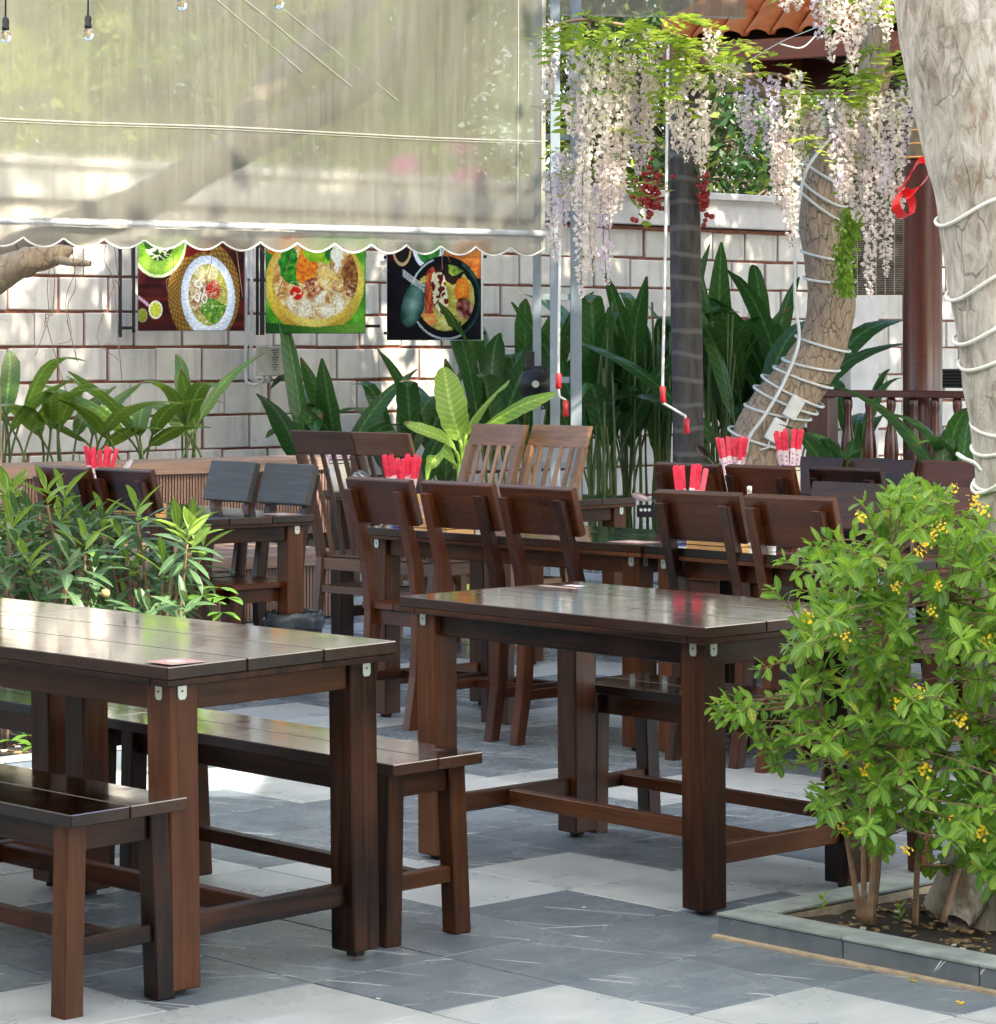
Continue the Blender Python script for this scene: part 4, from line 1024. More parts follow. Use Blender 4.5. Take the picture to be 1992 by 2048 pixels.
# ------------------------------------------------------------------ flowering shrub, right foreground
sh = thing('flowering_shrub', 'bright green shrub with small yellow flower clusters at the right front', 'shrub', (0, 0, 0))
G = [unit_leaf('shrub leaf', M[k], w_, dr, 6, .22, .52, .1, .62) for k, w_, dr in (('lf_gal', .46, .10), ('lf_gal', .52, .22), ('lf_gal', .42, -.05), ('lf_gal2', .48, .15), ('lf_gal2', .50, .30), ('lf_gal', .44, .35))]
GY = unit_leaf('yellowing leaf', M['lf_gal3'], .48, .25)
SP = [(1610, 1108), (1650, 1055), (1690, 1040), (1735, 985), (1790, 960), (1845, 955), (1900, 990), (1960, 1010), (2100, 1010), (2200, 1500), (2050, 1800), (1960, 1780), (1900, 1720), (1850, 1755), (1800, 1650), (1760, 1700), (1700, 1690), (1660, 1650), (1625, 1620), (1610, 1540), (1560, 1480), (1545, 1400), (1585, 1340), (1550, 1300), (1588, 1230), (1562, 1190), (1592, 1150)]
stems_root = [at(1728, 1846, 6.98), at(1722, 1845, 7.0), at(1738, 1848, 6.95), at(1745, 1850, 7.05), at(1830, 1850, 7.0), at(1885, 1845, 6.9)]
stems_top = [at(1700, 1200, 7.0), at(1620, 1300, 6.95), at(1780, 1120, 6.9), at(1830, 1060, 7.2), at(1900, 1200, 6.85), at(1990, 1250, 6.95)]
mids = []
for a, c in zip(stems_root, stems_top):
    mid = a.lerp(c, .5) + Vector((R.uniform(-.03, .03), R.uniform(-.05, .05), 0)); P = spline([a, a.lerp(mid, .5) + Vector((R.uniform(-.015, .015), 0, 0)), mid, c], 8)
    b = MB(); b.tube(P, lerp_list([.008, .0045], len(P) - 1)[:len(P)], 6); b.obj('stem', M['twig'], sh, 0, True); mids += P[6:]
leaves = []; tips = []; tw = MB()
n = 0
while len(tips) < 380 and n < 30000:
    n += 1; x, y = R.uniform(1480, 2180), R.uniform(950, 1800)
    if not inpoly(x, y, SP): continue
    Y = R.choice((R.gauss(6.75, .16), R.gauss(7.05, .25)))
    p = at(x, y, max(6.35, min(7.5, Y)))
    if any((p - q).length < .041 for q, _ in tips): continue
    tips.append((p, 1.0))
for x, y, Y in ((1428, 1412, 6.8), (1440, 1425, 6.78), (1446, 1404, 6.8), (1462, 1405, 6.75), (1455, 1440, 6.76), (1480, 1425, 6.8), (1500, 1460, 6.75), (1530, 1500, 6.78), (1515, 1485, 6.75), (1550, 1530, 6.8), (1470, 1425, 6.7), (1545, 1180, 6.9), (1520, 1340, 6.9), (1570, 1120, 6.95)): tips.append((at(x, y, Y), .85))
flow = []
for p, sc in tips:
    near_ = min(mids, key=lambda q: (q - p).length + max(0, q.z - p.z) * 1.5)
    d0 = (p - near_); out = Vector((d0.x, d0.y, 0)); 
    mid = near_.lerp(p, .5) + UP * R.uniform(-.02, .03)
    P = spline([near_, mid, p], 5); tw.tube(P, lerp_list([.0026, .0013], len(P) - 1)[:len(P)], 5)
    d = (p - mid).normalized(); nn = R.randint(4, 6)
    for k in range(nn):
        q = p - d * (.020 * (nn - 1 - k)); a0 = k * 1.57 + R.uniform(-.4, .4)
        side = d.orthogonal().normalized(); side = Matrix.Rotation(a0, 3, d) @ side
        for s_ in (-1, 1):
            dr = (side * s_ + d * R.uniform(.3, .9) + UP * R.uniform(-.15, .5)).normalized()
            ln_ = R.uniform(.040, .058) * sc * (1.0 if k < nn - 1 else .75)
            leaves.append((q.y + R.uniform(-.05, .05), q, frame(dr, UP + rdir() * .5, R.uniform(-.5, .5)), ln_, GY if R.random() < .035 else R.choice(G)))
    for k in range(3):
        dr = (d + rdir() * .7).normalized(); leaves.append((p.y, p, frame(dr, UP), R.uniform(.022, .04), R.choice(G[:3])))
    if p.y < 7.0 and R.random() < .05: flow.append((p, d))
tag(tw.obj('twigs', M['twig'], sh, 0, True), kind='stuff')
place_leaves(leaves, sh)
for x, y in ((1722, 1045), (1950, 1010), (1965, 1030), (1905, 985), (1870, 1080), (1848, 1095), (1885, 1062), (1835, 1115), (1790, 1185), (1880, 1180), (1865, 1230), (1610, 1245), (1690, 1280), (1832, 1395), (1790, 1420), (1920, 1455), (1850, 1555), (1905, 1645), (1965, 1680), (1810, 1710), (1975, 1290), (1730, 1555)): flow.append((at(x, y, 6.58 + R.uniform(0, .1)), Vector((R.uniform(-.3, .3), -.3, .8)).normalized()))
def flowers_mesh(seed):
    rr = random.Random(seed); b = MB()
    for k in range(11):
        c = Vector((rr.gauss(0, .012), rr.gauss(0, .010), rr.uniform(.0, .042))); ax = (c * 20 + Vector((rr.gauss(0, .3), -.6, .5))).normalized(); o1 = ax.orthogonal().normalized()
        for q in range(5):
            e = Matrix.Rotation(q * 1.2566, 3, ax) @ o1; f = ax.cross(e); s_ = .0068
            b.add([c, c + e * s_ * .6 - f * s_ * .42 + ax * .001, c + e * s_ * 1.25 + ax * .0015, c + e * s_ * .6 + f * s_ * .42 + ax * .001], [(0, 1, 2, 3)])
    for k in range(6):
        c = Vector((rr.gauss(0, .010), rr.gauss(0, .010), rr.uniform(.03, .058))); b.lathe([(0, -.003), (.003, 0), (0, .003)], c, 5)
    return b.mesh('flower cluster', M['yellow'])
fm = [flowers_mesh(k) for k in range(4)]
for p, d in flow:
    o = part('flower_cluster', R.choice(fm), sh); o.matrix_basis = Matrix.Translation(p) @ d.to_track_quat('Z', 'Y').to_matrix().to_4x4() @ Matrix.Scale(R.uniform(.4, .72), 4)
# seedlings in the bed
for x, y in ((1645, 1822), (1800, 1842)):
    p = at(x, y, 7.02); sd = thing('seedling', 'tiny green seedling in the dark soil, ' + ('left of the shrub stems' if x < 1700 else 'right of the shrub stems'), 'seedling', (0, 0, 0))
    for k in range(9):
        a = k * 2.4; o = part('leaf', G[k % 3][0], sd); o.matrix_basis = Matrix.Translation(p + UP * .004 * k) @ frame(Vector((math.cos(a), math.sin(a), .3 + .08 * k)), UP).to_4x4() @ Matrix.Scale(.026, 4)
# ------------------------------------------------------------------ leafy bush, left
bu = thing('leafy_bush', 'bushy plant with narrow grey green leaves in whorls behind the left table', 'bush')
Bm = [unit_leaf('bush leaf', M['lf_bush'], w_, dr, 6, .3, .5, .02) for w_, dr in ((.25, .25), (.28, .45), (.23, .12))]
By = [unit_leaf('young bush leaf', M['lf_bushy'], w_, dr, 6, .35, .5, .02) for w_, dr in ((.25, .10), (.27, .22))]
Bb = [unit_leaf('broad leaf', M['lf_gal2'], .5, .2, 5, .2, .45)]
ros = []
for x, y, Y in ((95, 1010, 10.1), (275, 1045, 10.0), (170, 1110, 9.9), (355, 1085, 10.2), (325, 1160, 10.0), (245, 1105, 10.3), (60, 1155, 9.85), (20, 1085, 10.0), (120, 1070, 10.4), (30, 1010, 10.6), (400, 1120, 10.5), (205, 1060, 10.6), (130, 1020, 10.5)): ros.append((at(x, y, Y), True))
BP = [(-60, 1060), (20, 1000), (80, 1040), (130, 1060), (180, 1060), (250, 1050), (330, 1060), (390, 1080), (400, 1160), (410, 1230), (300, 1260), (-60, 1260)]
n = 0
while len(ros) < 74 and n < 5000:
    n += 1; x, y = R.uniform(-60, 420), R.uniform(1000, 1255)
    if inpoly(x, y, BP): ros.append((at(x, y, R.uniform(9.75, 10.9)), R.random() < .22))
leaves = []; roots = [gnd(x, y, .05) for x, y in ((60, 1480), (170, 1470), (260, 1465), (320, 1490), (120, 1500), (10, 1500))]
stm = 0
for p, yg in ros:
    if p.z < .3: continue
    rt = min(roots, key=lambda q: (q.xy - p.xy).length); P = spline([rt, rt.lerp(p, .5) + Vector((R.uniform(-.04, .04), R.uniform(-.04, .04), .05)), p], 5)
    b = MB(); b.tube(P, lerp_list([.009, .005], len(P) - 1)[:len(P)], 5); b.obj('stem', M['twig'], bu, 0, True)
    d = (P[-1] - P[-3]).normalized(); d = (d + UP * .8).normalized()
    for k in range(13):
        a = k * 2.399 + R.uniform(-.2, .2); el = -.35 + 1.5 * (k / 12) ** 1.3; side = Matrix.Rotation(a, 3, d) @ d.orthogonal().normalized()
        dr = side * math.cos(el) + d * math.sin(el); yy = yg and k > 6
        leaves.append((p.y, p + d * (.012 * k - .08), frame(dr, d), R.uniform(.105, .15) * (1 if k < 11 else .8), R.choice(By if yy else Bm)))
for x, y, Y in ((440, 1175, 10.0), (455, 1195, 9.95), (420, 1205, 10.0), (445, 1225, 9.9), (405, 1190, 10.05), (40, 1215, 9.7), (70, 1225, 9.7), (20, 1200, 9.75), (25, 1480, 9.7), (60, 1470, 9.75), (15, 1455, 9.8), (70, 1490, 9.65), (380, 1385, 10.2), (300, 1390, 10.2), (345, 1400, 10.1), (250, 1395, 10.1), (210, 1400, 10.1)):
    p = at(x, y, Y)
    for k in range(4):
        a = k * 1.7 + R.random(); leaves.append((Y - 1, p, frame(Vector((math.cos(a), -.5 + .3 * math.sin(a), .15 * R.uniform(-1, 1))), UP), R.uniform(.055, .085), Bb[0]))
place_leaves(leaves, bu)
b = MB(); q = at(212, 1186, 9.78); b.lathe([(0, -.02), (.018, -.014), (.024, 0), (.018, .014), (0, .02)], (0, 0, 0), 9); b.v = [tuple(Vector((v[0] * (1 + .3 * noise.noise(Vector(v) * 60)), v[1], v[2] * (1 + .4 * noise.noise(Vector(v) * 70))))) for v in b.v]
M['dry'] = plain('dry tan leaf', (.55, .33, .14), .7, 0, .4, 40); o = b.obj('dry_leaf', M['dry'], bu, 0, True); o.location = q; o.scale = (.7, .7, .7)
# ------------------------------------------------------------------ strap leaved plants along the wall
def strap_plant(label, base, n_, h, reach, mat, wr=.075, bl_=.62, pet=.42, rot=None, grp='strap leaved plants along the wall', name='strap_leaf_plant', stemmat=None):
    t = thing(name, label, 'plant', base, 0, grp)
    for k in range(n_):
        a = (rot if rot is not None else 0) + k * 2.399 + R.uniform(-.3, .3)
        out = Vector((math.cos(a), math.sin(a), 0)); hh = h * R.uniform(.58, 1.06); rc = reach * R.uniform(.3, 1.5); dp = R.uniform(.05, .9)
        b0 = Vector((R.gauss(0, .05), R.gauss(0, .05), 0)); P = []
        for q in range(15):
            u = q / 14; z = hh * (u - dp * max(0, u - .55) ** 2 * 2.2); P.append(b0 + out * rc * u ** 2.0 + UP * z + Vector((.02 * math.sin(u * 5 + k), 0, 0)))
        b = MB(); c0 = int(14 * pet); b.tube(P[:c0 + 2], .0075, 5, mi=1); bp = P[c0:]; m_ = len(bp) - 1
        wd = [wr * max(.03, math.sin(math.pi * min(1, (i / m_) ** .75 * .97 + .015))) ** .75 for i in range(m_ + 1)]
        sd = Matrix.Rotation(R.uniform(-1.0, 1.0), 3, UP) @ Vector((-out.y, out.x, 0)); sd = (sd + Vector((.5 if sd.x > 0 else -.5, 0, 0))).normalized()
        strap(b, bp, [x * R.uniform(.9, 1.1) for x in wd], sd, R.uniform(.1, .4)); b.obj('leaf', [M[mat], M[stemmat or 'stem']], t, 0, True)
    return t
rows = [
 # x, Y, base z, leaves, height, reach, material, width, words
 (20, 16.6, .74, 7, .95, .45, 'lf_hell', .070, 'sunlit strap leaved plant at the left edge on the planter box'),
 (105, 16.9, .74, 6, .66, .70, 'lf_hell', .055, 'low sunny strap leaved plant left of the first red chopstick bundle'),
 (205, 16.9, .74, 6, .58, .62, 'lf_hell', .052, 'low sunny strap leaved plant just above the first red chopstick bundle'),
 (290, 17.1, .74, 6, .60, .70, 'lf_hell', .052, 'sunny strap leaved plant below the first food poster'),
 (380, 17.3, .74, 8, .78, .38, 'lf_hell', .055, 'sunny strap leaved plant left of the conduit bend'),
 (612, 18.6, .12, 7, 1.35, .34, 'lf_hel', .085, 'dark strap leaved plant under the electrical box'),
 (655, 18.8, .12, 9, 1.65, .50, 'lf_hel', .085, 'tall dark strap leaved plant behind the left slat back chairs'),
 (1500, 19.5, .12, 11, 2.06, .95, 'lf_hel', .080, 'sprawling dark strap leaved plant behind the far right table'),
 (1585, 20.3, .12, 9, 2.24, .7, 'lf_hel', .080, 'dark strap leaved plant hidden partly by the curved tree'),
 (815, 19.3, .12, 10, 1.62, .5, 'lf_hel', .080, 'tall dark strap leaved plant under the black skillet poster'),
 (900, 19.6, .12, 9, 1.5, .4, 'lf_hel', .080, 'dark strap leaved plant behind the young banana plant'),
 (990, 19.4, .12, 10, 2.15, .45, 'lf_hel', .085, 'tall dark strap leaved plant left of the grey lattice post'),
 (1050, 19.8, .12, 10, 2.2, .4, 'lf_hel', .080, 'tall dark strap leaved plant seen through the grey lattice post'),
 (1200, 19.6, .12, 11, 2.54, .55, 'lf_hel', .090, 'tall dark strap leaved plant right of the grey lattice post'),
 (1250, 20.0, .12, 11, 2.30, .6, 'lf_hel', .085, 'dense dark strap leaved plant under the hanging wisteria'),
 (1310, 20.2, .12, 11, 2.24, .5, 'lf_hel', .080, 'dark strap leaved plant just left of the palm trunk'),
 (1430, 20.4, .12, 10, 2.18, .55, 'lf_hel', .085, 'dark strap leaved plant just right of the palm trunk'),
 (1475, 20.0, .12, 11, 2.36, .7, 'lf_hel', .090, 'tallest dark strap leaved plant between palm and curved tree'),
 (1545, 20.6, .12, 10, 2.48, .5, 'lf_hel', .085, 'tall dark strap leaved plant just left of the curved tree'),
 (1712, 20.3, .12, 8, 1.6, .5, 'lf_hel', .060, 'dark strap leaved plant behind the turned railing'),
]
for x, Y, bz, nl, h, rc, mt, wr, lab in rows:
    strap_plant(lab, (Y * (x - CX) / F, Y, bz), nl, h, rc, mt, wr, pet=.38 if bz > .5 else .45, rot=R.uniform(0, 6))
# thin bare canes below the tall plants right of the post
for x0, x1, Y, lab in ((1165, 1250, 19.5, 'clump of thin green canes right of the grey lattice post'), (1245, 1335, 19.8, 'clump of thin green canes left of the palm trunk'), (1405, 1450, 19.9, 'clump of thin green canes right of the palm trunk')):
    t = thing('cane_clump', lab, 'plant', (0, 0, 0), 0, 'clumps of green canes')
    for k in range(15):
        x = R.uniform(x0, x1); Yk = Y + R.uniform(-.3, .3); b = MB(); lean = R.uniform(-30, 30)
        P = spline([Vector((Yk * (x - CX) / F, Yk, .1)), at(x + lean * .4, 900, Yk), at(x + lean, R.uniform(600, 760), Yk)], 4); b.tube(P, .0085, 5); b.obj('cane', M['stem'], t, 0, True)
# pandan like plant in front of the railing
strap_plant('grey green strap leaved plant in front of the turned railing', at(1898, 1010, 14.6), 11, .74, .42, 'lf_hel', .052, pet=.06, rot=.6)
strap_plant('small strap leaved plant at the foot of the railing post', at(1670, 990, 15.2), 7, .48, .35, 'lf_hel', .045, pet=.1, rot=2)
# young banana plant
bn = thing('banana_plant', 'young banana plant with broad light green leaves behind the far table', 'plant')
YB = 15.6
def bleaf(pts, wmax, side, fold=.25):
    b = MB(); P = spline([at(x, y, YB + dy) for x, y, dy in pts], 6); m_ = len(P) - 1; c0 = int(m_ * .30); b.tube(P[:c0 + 1], .011, 6, mi=1)
    bp = P[c0:]; k_ = len(bp) - 1; strap(b, bp, [wmax * max(.05, math.sin(math.pi * min(1, (i / k_) ** .8 * .96 + .03))) ** .6 * (1 + .05 * math.sin(i * 2.1)) for i in range(k_ + 1)], side, fold)
    b.obj('leaf', [M['lf_ban'], M['lf_ban']], bn, 0, True)
bleaf([(925, 965, 0), (922, 890, 0), (905, 830, -.05), (893, 770, -.05), (888, 735, 0)], .088, (1, .35, .1))
bleaf([(925, 965, 0), (930, 880, 0), (950, 830, -.05), (985, 790, -.08), (1018, 760, -.05)], .070, (.75, .5, .7))
bleaf([(925, 965, 0), (935, 890, 0), (975, 850, -.1), (1040, 812, -.15), (1112, 785, -.1)], .062, (.35, .6, .8))
bleaf([(925, 965, 0), (915, 910, 0), (890, 880, -.1), (850, 862, -.15), (808, 845, -.1)], .045, (-.2, .6, .8))
bleaf([(925, 965, 0), (910, 930, 0), (885, 900, -.1), (862, 930, -.2), (855, 960, -.2)], .040, (.5, .6, .5))
b = MB(); b.tube([Vector((YB * (925 - CX) / F, YB, 0)), at(924, 1000, YB), at(924, 930, YB)], [.04, .032, .024], 10); b.obj('stem', M['lf_ban'], bn, 0, True)
SHADE_CROWN_N = 6200
# ------------------------------------------------------------------ trees
def bark(name, stops, sx, crack, rough=.85, patch=None, lvl=.5):
    t = NT(name); v = t.coord((sx, sx, sx * .32), False); n_ = t.noise(v, 3.0, 6, .65, .6); big = t.noise(t.coord((1, 1, .6), False), 3.5, 4, .6, .3)
    c = t.ramp(t.math('ADD', t.math('MULTIPLY', n_, .7), t.math('MULTIPLY', big, .3)), stops)
    cr = t.n('ShaderNodeTexVoronoi', {'Vector': t.n('ShaderNodeMixRGB', {0: .30, 1: v, 2: t.n('ShaderNodeTexNoise', {'Vector': v, 'Scale': 2.0, 'Detail': 5.0}).outputs[1]}).outputs[0], 'Scale': 2.2}, feature='DISTANCE_TO_EDGE').outputs[0]
    ck = t.ramp(cr, [(0, 0.0), (.045, 1.0)]); gate = t.ramp(t.noise(t.coord((1, 1, .5), False), 5, 3), [(lvl - .08, 0), (lvl + .08, 1.0)])
    dk = t.math('MULTIPLY', t.math('SUBTRACT', 1.0, ck), t.math('MULTIPLY', gate, crack)); c = t.mix(dk, c, (.05, .04, .03))
    if patch:
        pm = t.ramp(t.noise(t.coord((1, 1, .35), False), 9, 5, .7), [(.58, 0), (.66, .75)]); c = t.mix(pm, c, patch)
    t.set(col=c, rough=rough); h = t.math('SUBTRACT', t.math('ADD', n_, big), t.math('MULTIPLY', dk, 1.4)); t.bump(h, .7, .025); return t.m
M['bark_pale'] = bark('pale grey bark', [(.34, (.20, .175, .14)), (.46, (.42, .395, .355)), (.56, (.56, .545, .515)), (.70, (.67, .665, .645))], 12.0, .28, patch=(.25, .165, .10), lvl=.56)
M['bark_brown'] = bark('ridged brown bark', [(.3, (.25, .18, .125)), (.55, (.44, .335, .24)), (.75, (.58, .47, .36))], 17, .55, lvl=.35)
M['bark_dark'] = bark('dark garden bark', [(.3, (.07, .055, .04)), (.7, (.20, .17, .13))], 4, .7)
t = NT('palm trunk'); v = t.coord((1, 1, 1), False); wv = t.n('ShaderNodeTexWave', {'Vector': v, 'Scale': 1.9, 'Distortion': 2.2, 'Detail': 3.0, 'Detail Scale': 1.2}, bands_direction='Z').outputs[1]
n_ = t.noise(t.coord((8, 8, 2), False), 3, 5); c = t.ramp(n_, [(.3, (.055, .047, .04)), (.7, (.135, .115, .098))]); c = t.mix(t.ramp(wv, [(.86, 0), (.98, .55)]), c, (.25, .22, .19))
c = t.mix(t.ramp(t.noise(t.coord((1, 1, .5), False), 2.5, 4), [(.55, 0), (.7, .5)]), c, (.14, .17, .07)); t.set(col=c, rough=.8); t.bump(t.math('ADD', n_, wv), .4, .01); M['palm'] = t.m
def trunk(mb, pts, rad, nr=28, sub=8, amp=.06, fr=6.0):
    P = spline(pts, sub); Rr = lerp_list(rad, sub); v0 = len(mb.v); a = None
    for k, p in enumerate(P):
        d = (P[min(k + 1, len(P) - 1)] - P[max(k - 1, 0)]).normalized()
        if a is None: a = d.orthogonal().normalized()
        a = (a - d * a.dot(d)).normalized(); b_ = d.cross(a)
        for i in range(nr):
            t_ = 2 * math.pi * i / nr; e = a * math.cos(t_) + b_ * math.sin(t_); q = p + e * Rr[k]
            mb.v.append(tuple(p + e * Rr[k] * (1 + amp * noise.noise(q * fr) + amp * .5 * noise.noise(q * fr * 3.1))))
    for k in range(len(P) - 1):
        for i in range(nr):
            x, y = v0 + k * nr + i, v0 + k * nr + (i + 1) % nr; mb.f.append((x, y, y + nr, x + nr)); mb.mi.append(0)
def ptube(t, nm, pts, r, mat, n=8):
    b = MB(); b.tube(pts, r, n); return b.obj(nm, mat, t, 0, True)
# big pale tree at the right
bt = thing('pale_tree', 'big pale barked tree at the right edge, wrapped with white cable', 'tree')
YT = 7.12
def tc(lx, y, r): z = EYE + (HZ - y) * YT / F; return Vector(((lx - CX) * YT / F + r, YT, z))
edge = [(1990, 1882, .150), (1890, 1893, .135), (1830, 1898, .128), (1700, 1915, .125), (1500, 1942, .122), (1300, 1962, .120), (1100, 1962, .120), (980, 1954, .120), (860, 1941, .122), (740, 1924, .124), (620, 1906, .124), (500, 1888, .124), (380, 1868, .124), (260, 1840, .124), (150, 1815, .130), (60, 1797, .128)]
TP = [tc(lx, y, r) for y, lx, r in edge]; TR = [r for _, _, r in edge]
b = MB(); trunk(b, TP, TR, 44, 8, .045, 9); b.obj('trunk', M['bark_pale'], bt, 0, True)
f0 = TP[-1]
b = MB(); trunk(b, [TP[-3], f0 + Vector((-.015, 0, .0)), at(1860, -120, YT), at(1850, -420, YT - .2), at(1780, -800, YT - .8)], [.11, .112, .098, .085, .06], 36, 8, .05, 8); b.obj('limb', M['bark_pale'], bt, 0, True)
b = MB(); trunk(b, [TP[-3] + Vector((.05, 0, 0)), f0 + Vector((.12, .02, .05)), at(2120, -120, YT + .1), at(2300, -420, YT), at(2600, -900, YT - .4)], [.10, .105, .085, .07, .05], 30, 8, .05, 8); b.obj('limb', M['bark_pale'], bt, 0, True)
for k in range(7):      # root flare
    a = k * .9 + .3; c = TP[1] * 1.0; c.z = .10; e = Vector((math.cos(a), math.sin(a), 0))
    b = MB(); trunk(b, [c + e * .06 + UP * .12, c + e * .12 + UP * .01, c + e * .17 - UP * .05], [.06, .05, .03], 10, 4, .1, 12); b.obj('root', M['bark_pale'], bt, 0, True)
cb_ = thing('rope_light', 'white cable wound in loose turns up the big pale tree', 'cable')
for y, tilt in ((412, .34), (553, .42), (652, .30), (722, .10), (905, -.05), (930, .50), (968, .02), (895, -.45)):
    k = min(range(len(edge)), key=lambda q: abs(edge[q][0] - y)); lx = edge[k][1] + (y - edge[k][0]) * (edge[min(k + 1, len(edge) - 1)][1] - edge[k][1]) / ((edge[min(k + 1, len(edge) - 1)][0] - edge[k][0]) or 1); c = tc(lx, y, TR[k]); r = TR[k] + .004
    ptube(cb_, 'turn', [c + Vector((r * math.cos(q), r * math.sin(q), tilt * r * math.cos(q) + .012 * math.sin(3 * q))) for q in [2 * math.pi * i / 40 for i in range(41)]], .0050, M['cable'])
ptube(cb_, 'loose_end', spline([at(1915, 908, 7.0), at(1930, 918, 6.95), at(1948, 926, 6.95), at(1960, 940, 6.97)], 6), .0055, M['cable'])
# curved tree in the middle
ct = thing('curved_tree', 'curved brown tree trunk wrapped with white cable, bending under the wisteria', 'tree')
cp = [(1505, 1195, 150), (1512, 1050, 146), (1520, 930, 140), (1530, 875, 132), (1560, 815, 118), (1608, 752, 106), (1645, 690, 98), (1662, 620, 95), (1658, 540, 92), (1648, 470, 92), (1640, 400, 98), (1662, 330, 96), (1698, 268, 88), (1732, 205, 76), (1752, 120, 64), (1740, 20, 46), (1690, -90, 40)]
YC = 15.5; CP = [at(x, y, YC) for x, y, _ in cp]; CR = [w_ / 2 * YC / F for _, _, w_ in cp]
b = MB(); trunk(b, CP, CR, 32, 8, .07, 7); b.obj('trunk', M['bark_brown'], ct, 0, True)
b = MB(); trunk(b, [CP[11], at(1600, 225, YC - .2), at(1540, 190, YC - .6), at(1450, 130, YC - 1.2), at(1370, 80, YC - 1.6)], [.07, .05, .034, .026, .02], 14, 6, .08, 9); b.obj('branch', M['bark_brown'], ct, 0, True)
cw = thing('rope_light', 'white cable wound round the curved brown tree', 'cable')
for (xa, ya), (xb, yb), sag in (((1632, 320), (1672, 385), 12), ((1606, 345), (1690, 402), 34), ((1602, 365), (1676, 442), 22), ((1590, 502), (1678, 522), 8), ((1590, 556), (1676, 562), 8), ((1594, 672), (1650, 702), 8), ((1578, 718), (1676, 740), 8), ((1578, 734), (1662, 775), 8), ((1568, 752), (1640, 812), 12), ((1562, 774), (1626, 826), 12), ((1542, 810), (1582, 838), 8), ((1512, 858), (1560, 896), 14)):
    ym = (ya + yb) / 2; k = max(q for q in range(len(cp) - 1) if cp[q][1] >= ym); f = (cp[k][1] - ym) / (cp[k][1] - cp[k + 1][1]); cc = CP[k].lerp(CP[k + 1], f); rr_ = (CR[k] * (1 - f) + CR[k + 1] * f) * 1.05 + .008
    sl = (yb - ya) * YC / F / (2 * rr_); P = [Vector((cc.x + rr_ * math.cos(q), YC + rr_ * math.sin(q), cc.z - sl * rr_ * math.cos(q) + (sag * YC / F) * (math.sin(q) * .9))) for q in [2 * math.pi * i / 32 for i in range(33)]]
    ptube(cw, 'turn', P, .0075, M['cable'])
ptube(cw, 'feed', spline([at(1700, 235, YC - .12), at(1640, 300, YC - .16), at(1606, 360, YC - .16), at(1592, 480, YC - .10), at(1590, 600, YC - .10), at(1598, 680, YC - .12), at(1570, 760, YC - .16), at(1530, 830, YC - .2), at(1500, 872, YC - .2), at(1492, 905, YC - .2)], 6), .009, M['cable'])
for (x, y), lab in (((1588, 815), 'upper'), ((1551, 861), 'lower')):
    o = thing('power_adaptor', 'white power adaptor strapped to the curved tree, %s one' % lab, 'adaptor', at(x, y, YC - .21), 0, 'power adaptors on the curved tree'); o.rotation_euler = (0, .52, 0)
    b = MB(); b.box((0, 0, 0), (.075, .04, .125)); b.obj('case', M['white_pl'], o, .005); b = MB(); b.tube([(0, 0, -.06), (.01, 0, -.10), (-.02, 0, -.13)], .005, 6); b.obj('lead', M['cable'], o)
# palm
pm = thing('palm_tree', 'slim ringed palm trunk with red fruit bunches', 'palm')
YP = 19.0; b = MB(); trunk(b, [at(1378, 1130, YP), at(1377, 900, YP), at(1374, 700, YP), at(1370, 450, YP), at(1368, 250, YP), at(1366, 0, YP), at(1362, -350, YP)], [.112, .104, .103, .103, .100, .095, .085], 28, 10, .03, 5); b.obj('trunk', M['palm'], pm, 0, True)
top = at(1362, -350, YP)
for k in range(13):
    a = k * 2.4; e = Vector((math.cos(a), math.sin(a), 0)); P = [top + e * 2.0 * u + UP * (.9 * u - 1.5 * u * u) for u in [i / 14 for i in range(15)]]; b = MB(); b.tube(P, .012, 5, mi=1)
    for q in range(2, 15):
        for s_ in (-1, 1):
            d = (e.cross(UP) * s_ + e * .5 - UP * .25).normalized(); strap(b, [P[q], P[q] + d * .22, P[q] + d * .42 - UP * .08], [.012, .018, .002], e, .1)
    b.obj('frond', [M['lf_treed'], M['stem']], pm, 0, True)
M['berry'] = plain('red palm fruit', (.42, .035, .025), .4, 0, .35, 12)
b = MB(); b.lathe([(0, -.019), (.015, -.012), (.019, 0), (.015, .012), (0, .019)], (0, 0, 0), 8); BER = b.mesh('berry', M['berry'], 0, True)
for (x, y), n_ in (((1298, 385), 95), ((1408, 395), 40)):
    c0 = at(x, y, YP - .12); b = MB(); b.tube([c0 + UP * .12, at(1368, 300, YP)], .012, 6); fb = b.obj('fruit_bunch', M['stem'], pm, 0, True)
    for k in range(n_):
        part('berry', BER, fb, c0 + Vector((R.gauss(0, .055 if n_ > 50 else .022), R.gauss(0, .04), R.gauss(0, .085))), None, R.uniform(.8, 1.15))
# leaning tree behind the awning
lt = thing('leaning_tree', 'tree behind the clear awning with a thick diagonal limb and a broken stub', 'tree')
M['bark_tan'] = bark('tan bark', [(.3, (.20, .145, .085)), (.55, (.36, .28, .19)), (.75, (.48, .40, .30))], 9, .35, lvl=.45)
YL = 15.6; b = MB()
trunk(b, [at(-75, 1110, YL), at(-72, 850, YL), at(-70, 640, YL), at(-50, 540, YL)], [.23, .20, .18, .14], 28, 8, .06, 6); b.obj('trunk', M['bark_tan'], lt, 0, True)
b = MB(); trunk(b, [at(-70, 545, YL), at(20, 505, YL), at(130, 462, YL), at(290, 400, YL - .05), at(420, 325, YL - .1), at(545, 262, YL - .1), at(690, 190, YL - .1), at(800, 90, YL - .15), at(900, -60, YL - .2), at(960, -300, YL - .3)], [.10, .09, .10, .105, .10, .095, .085, .08, .07, .05], 24, 8, .06, 6); b.obj('limb', M['bark_dark'], lt, 0, True)
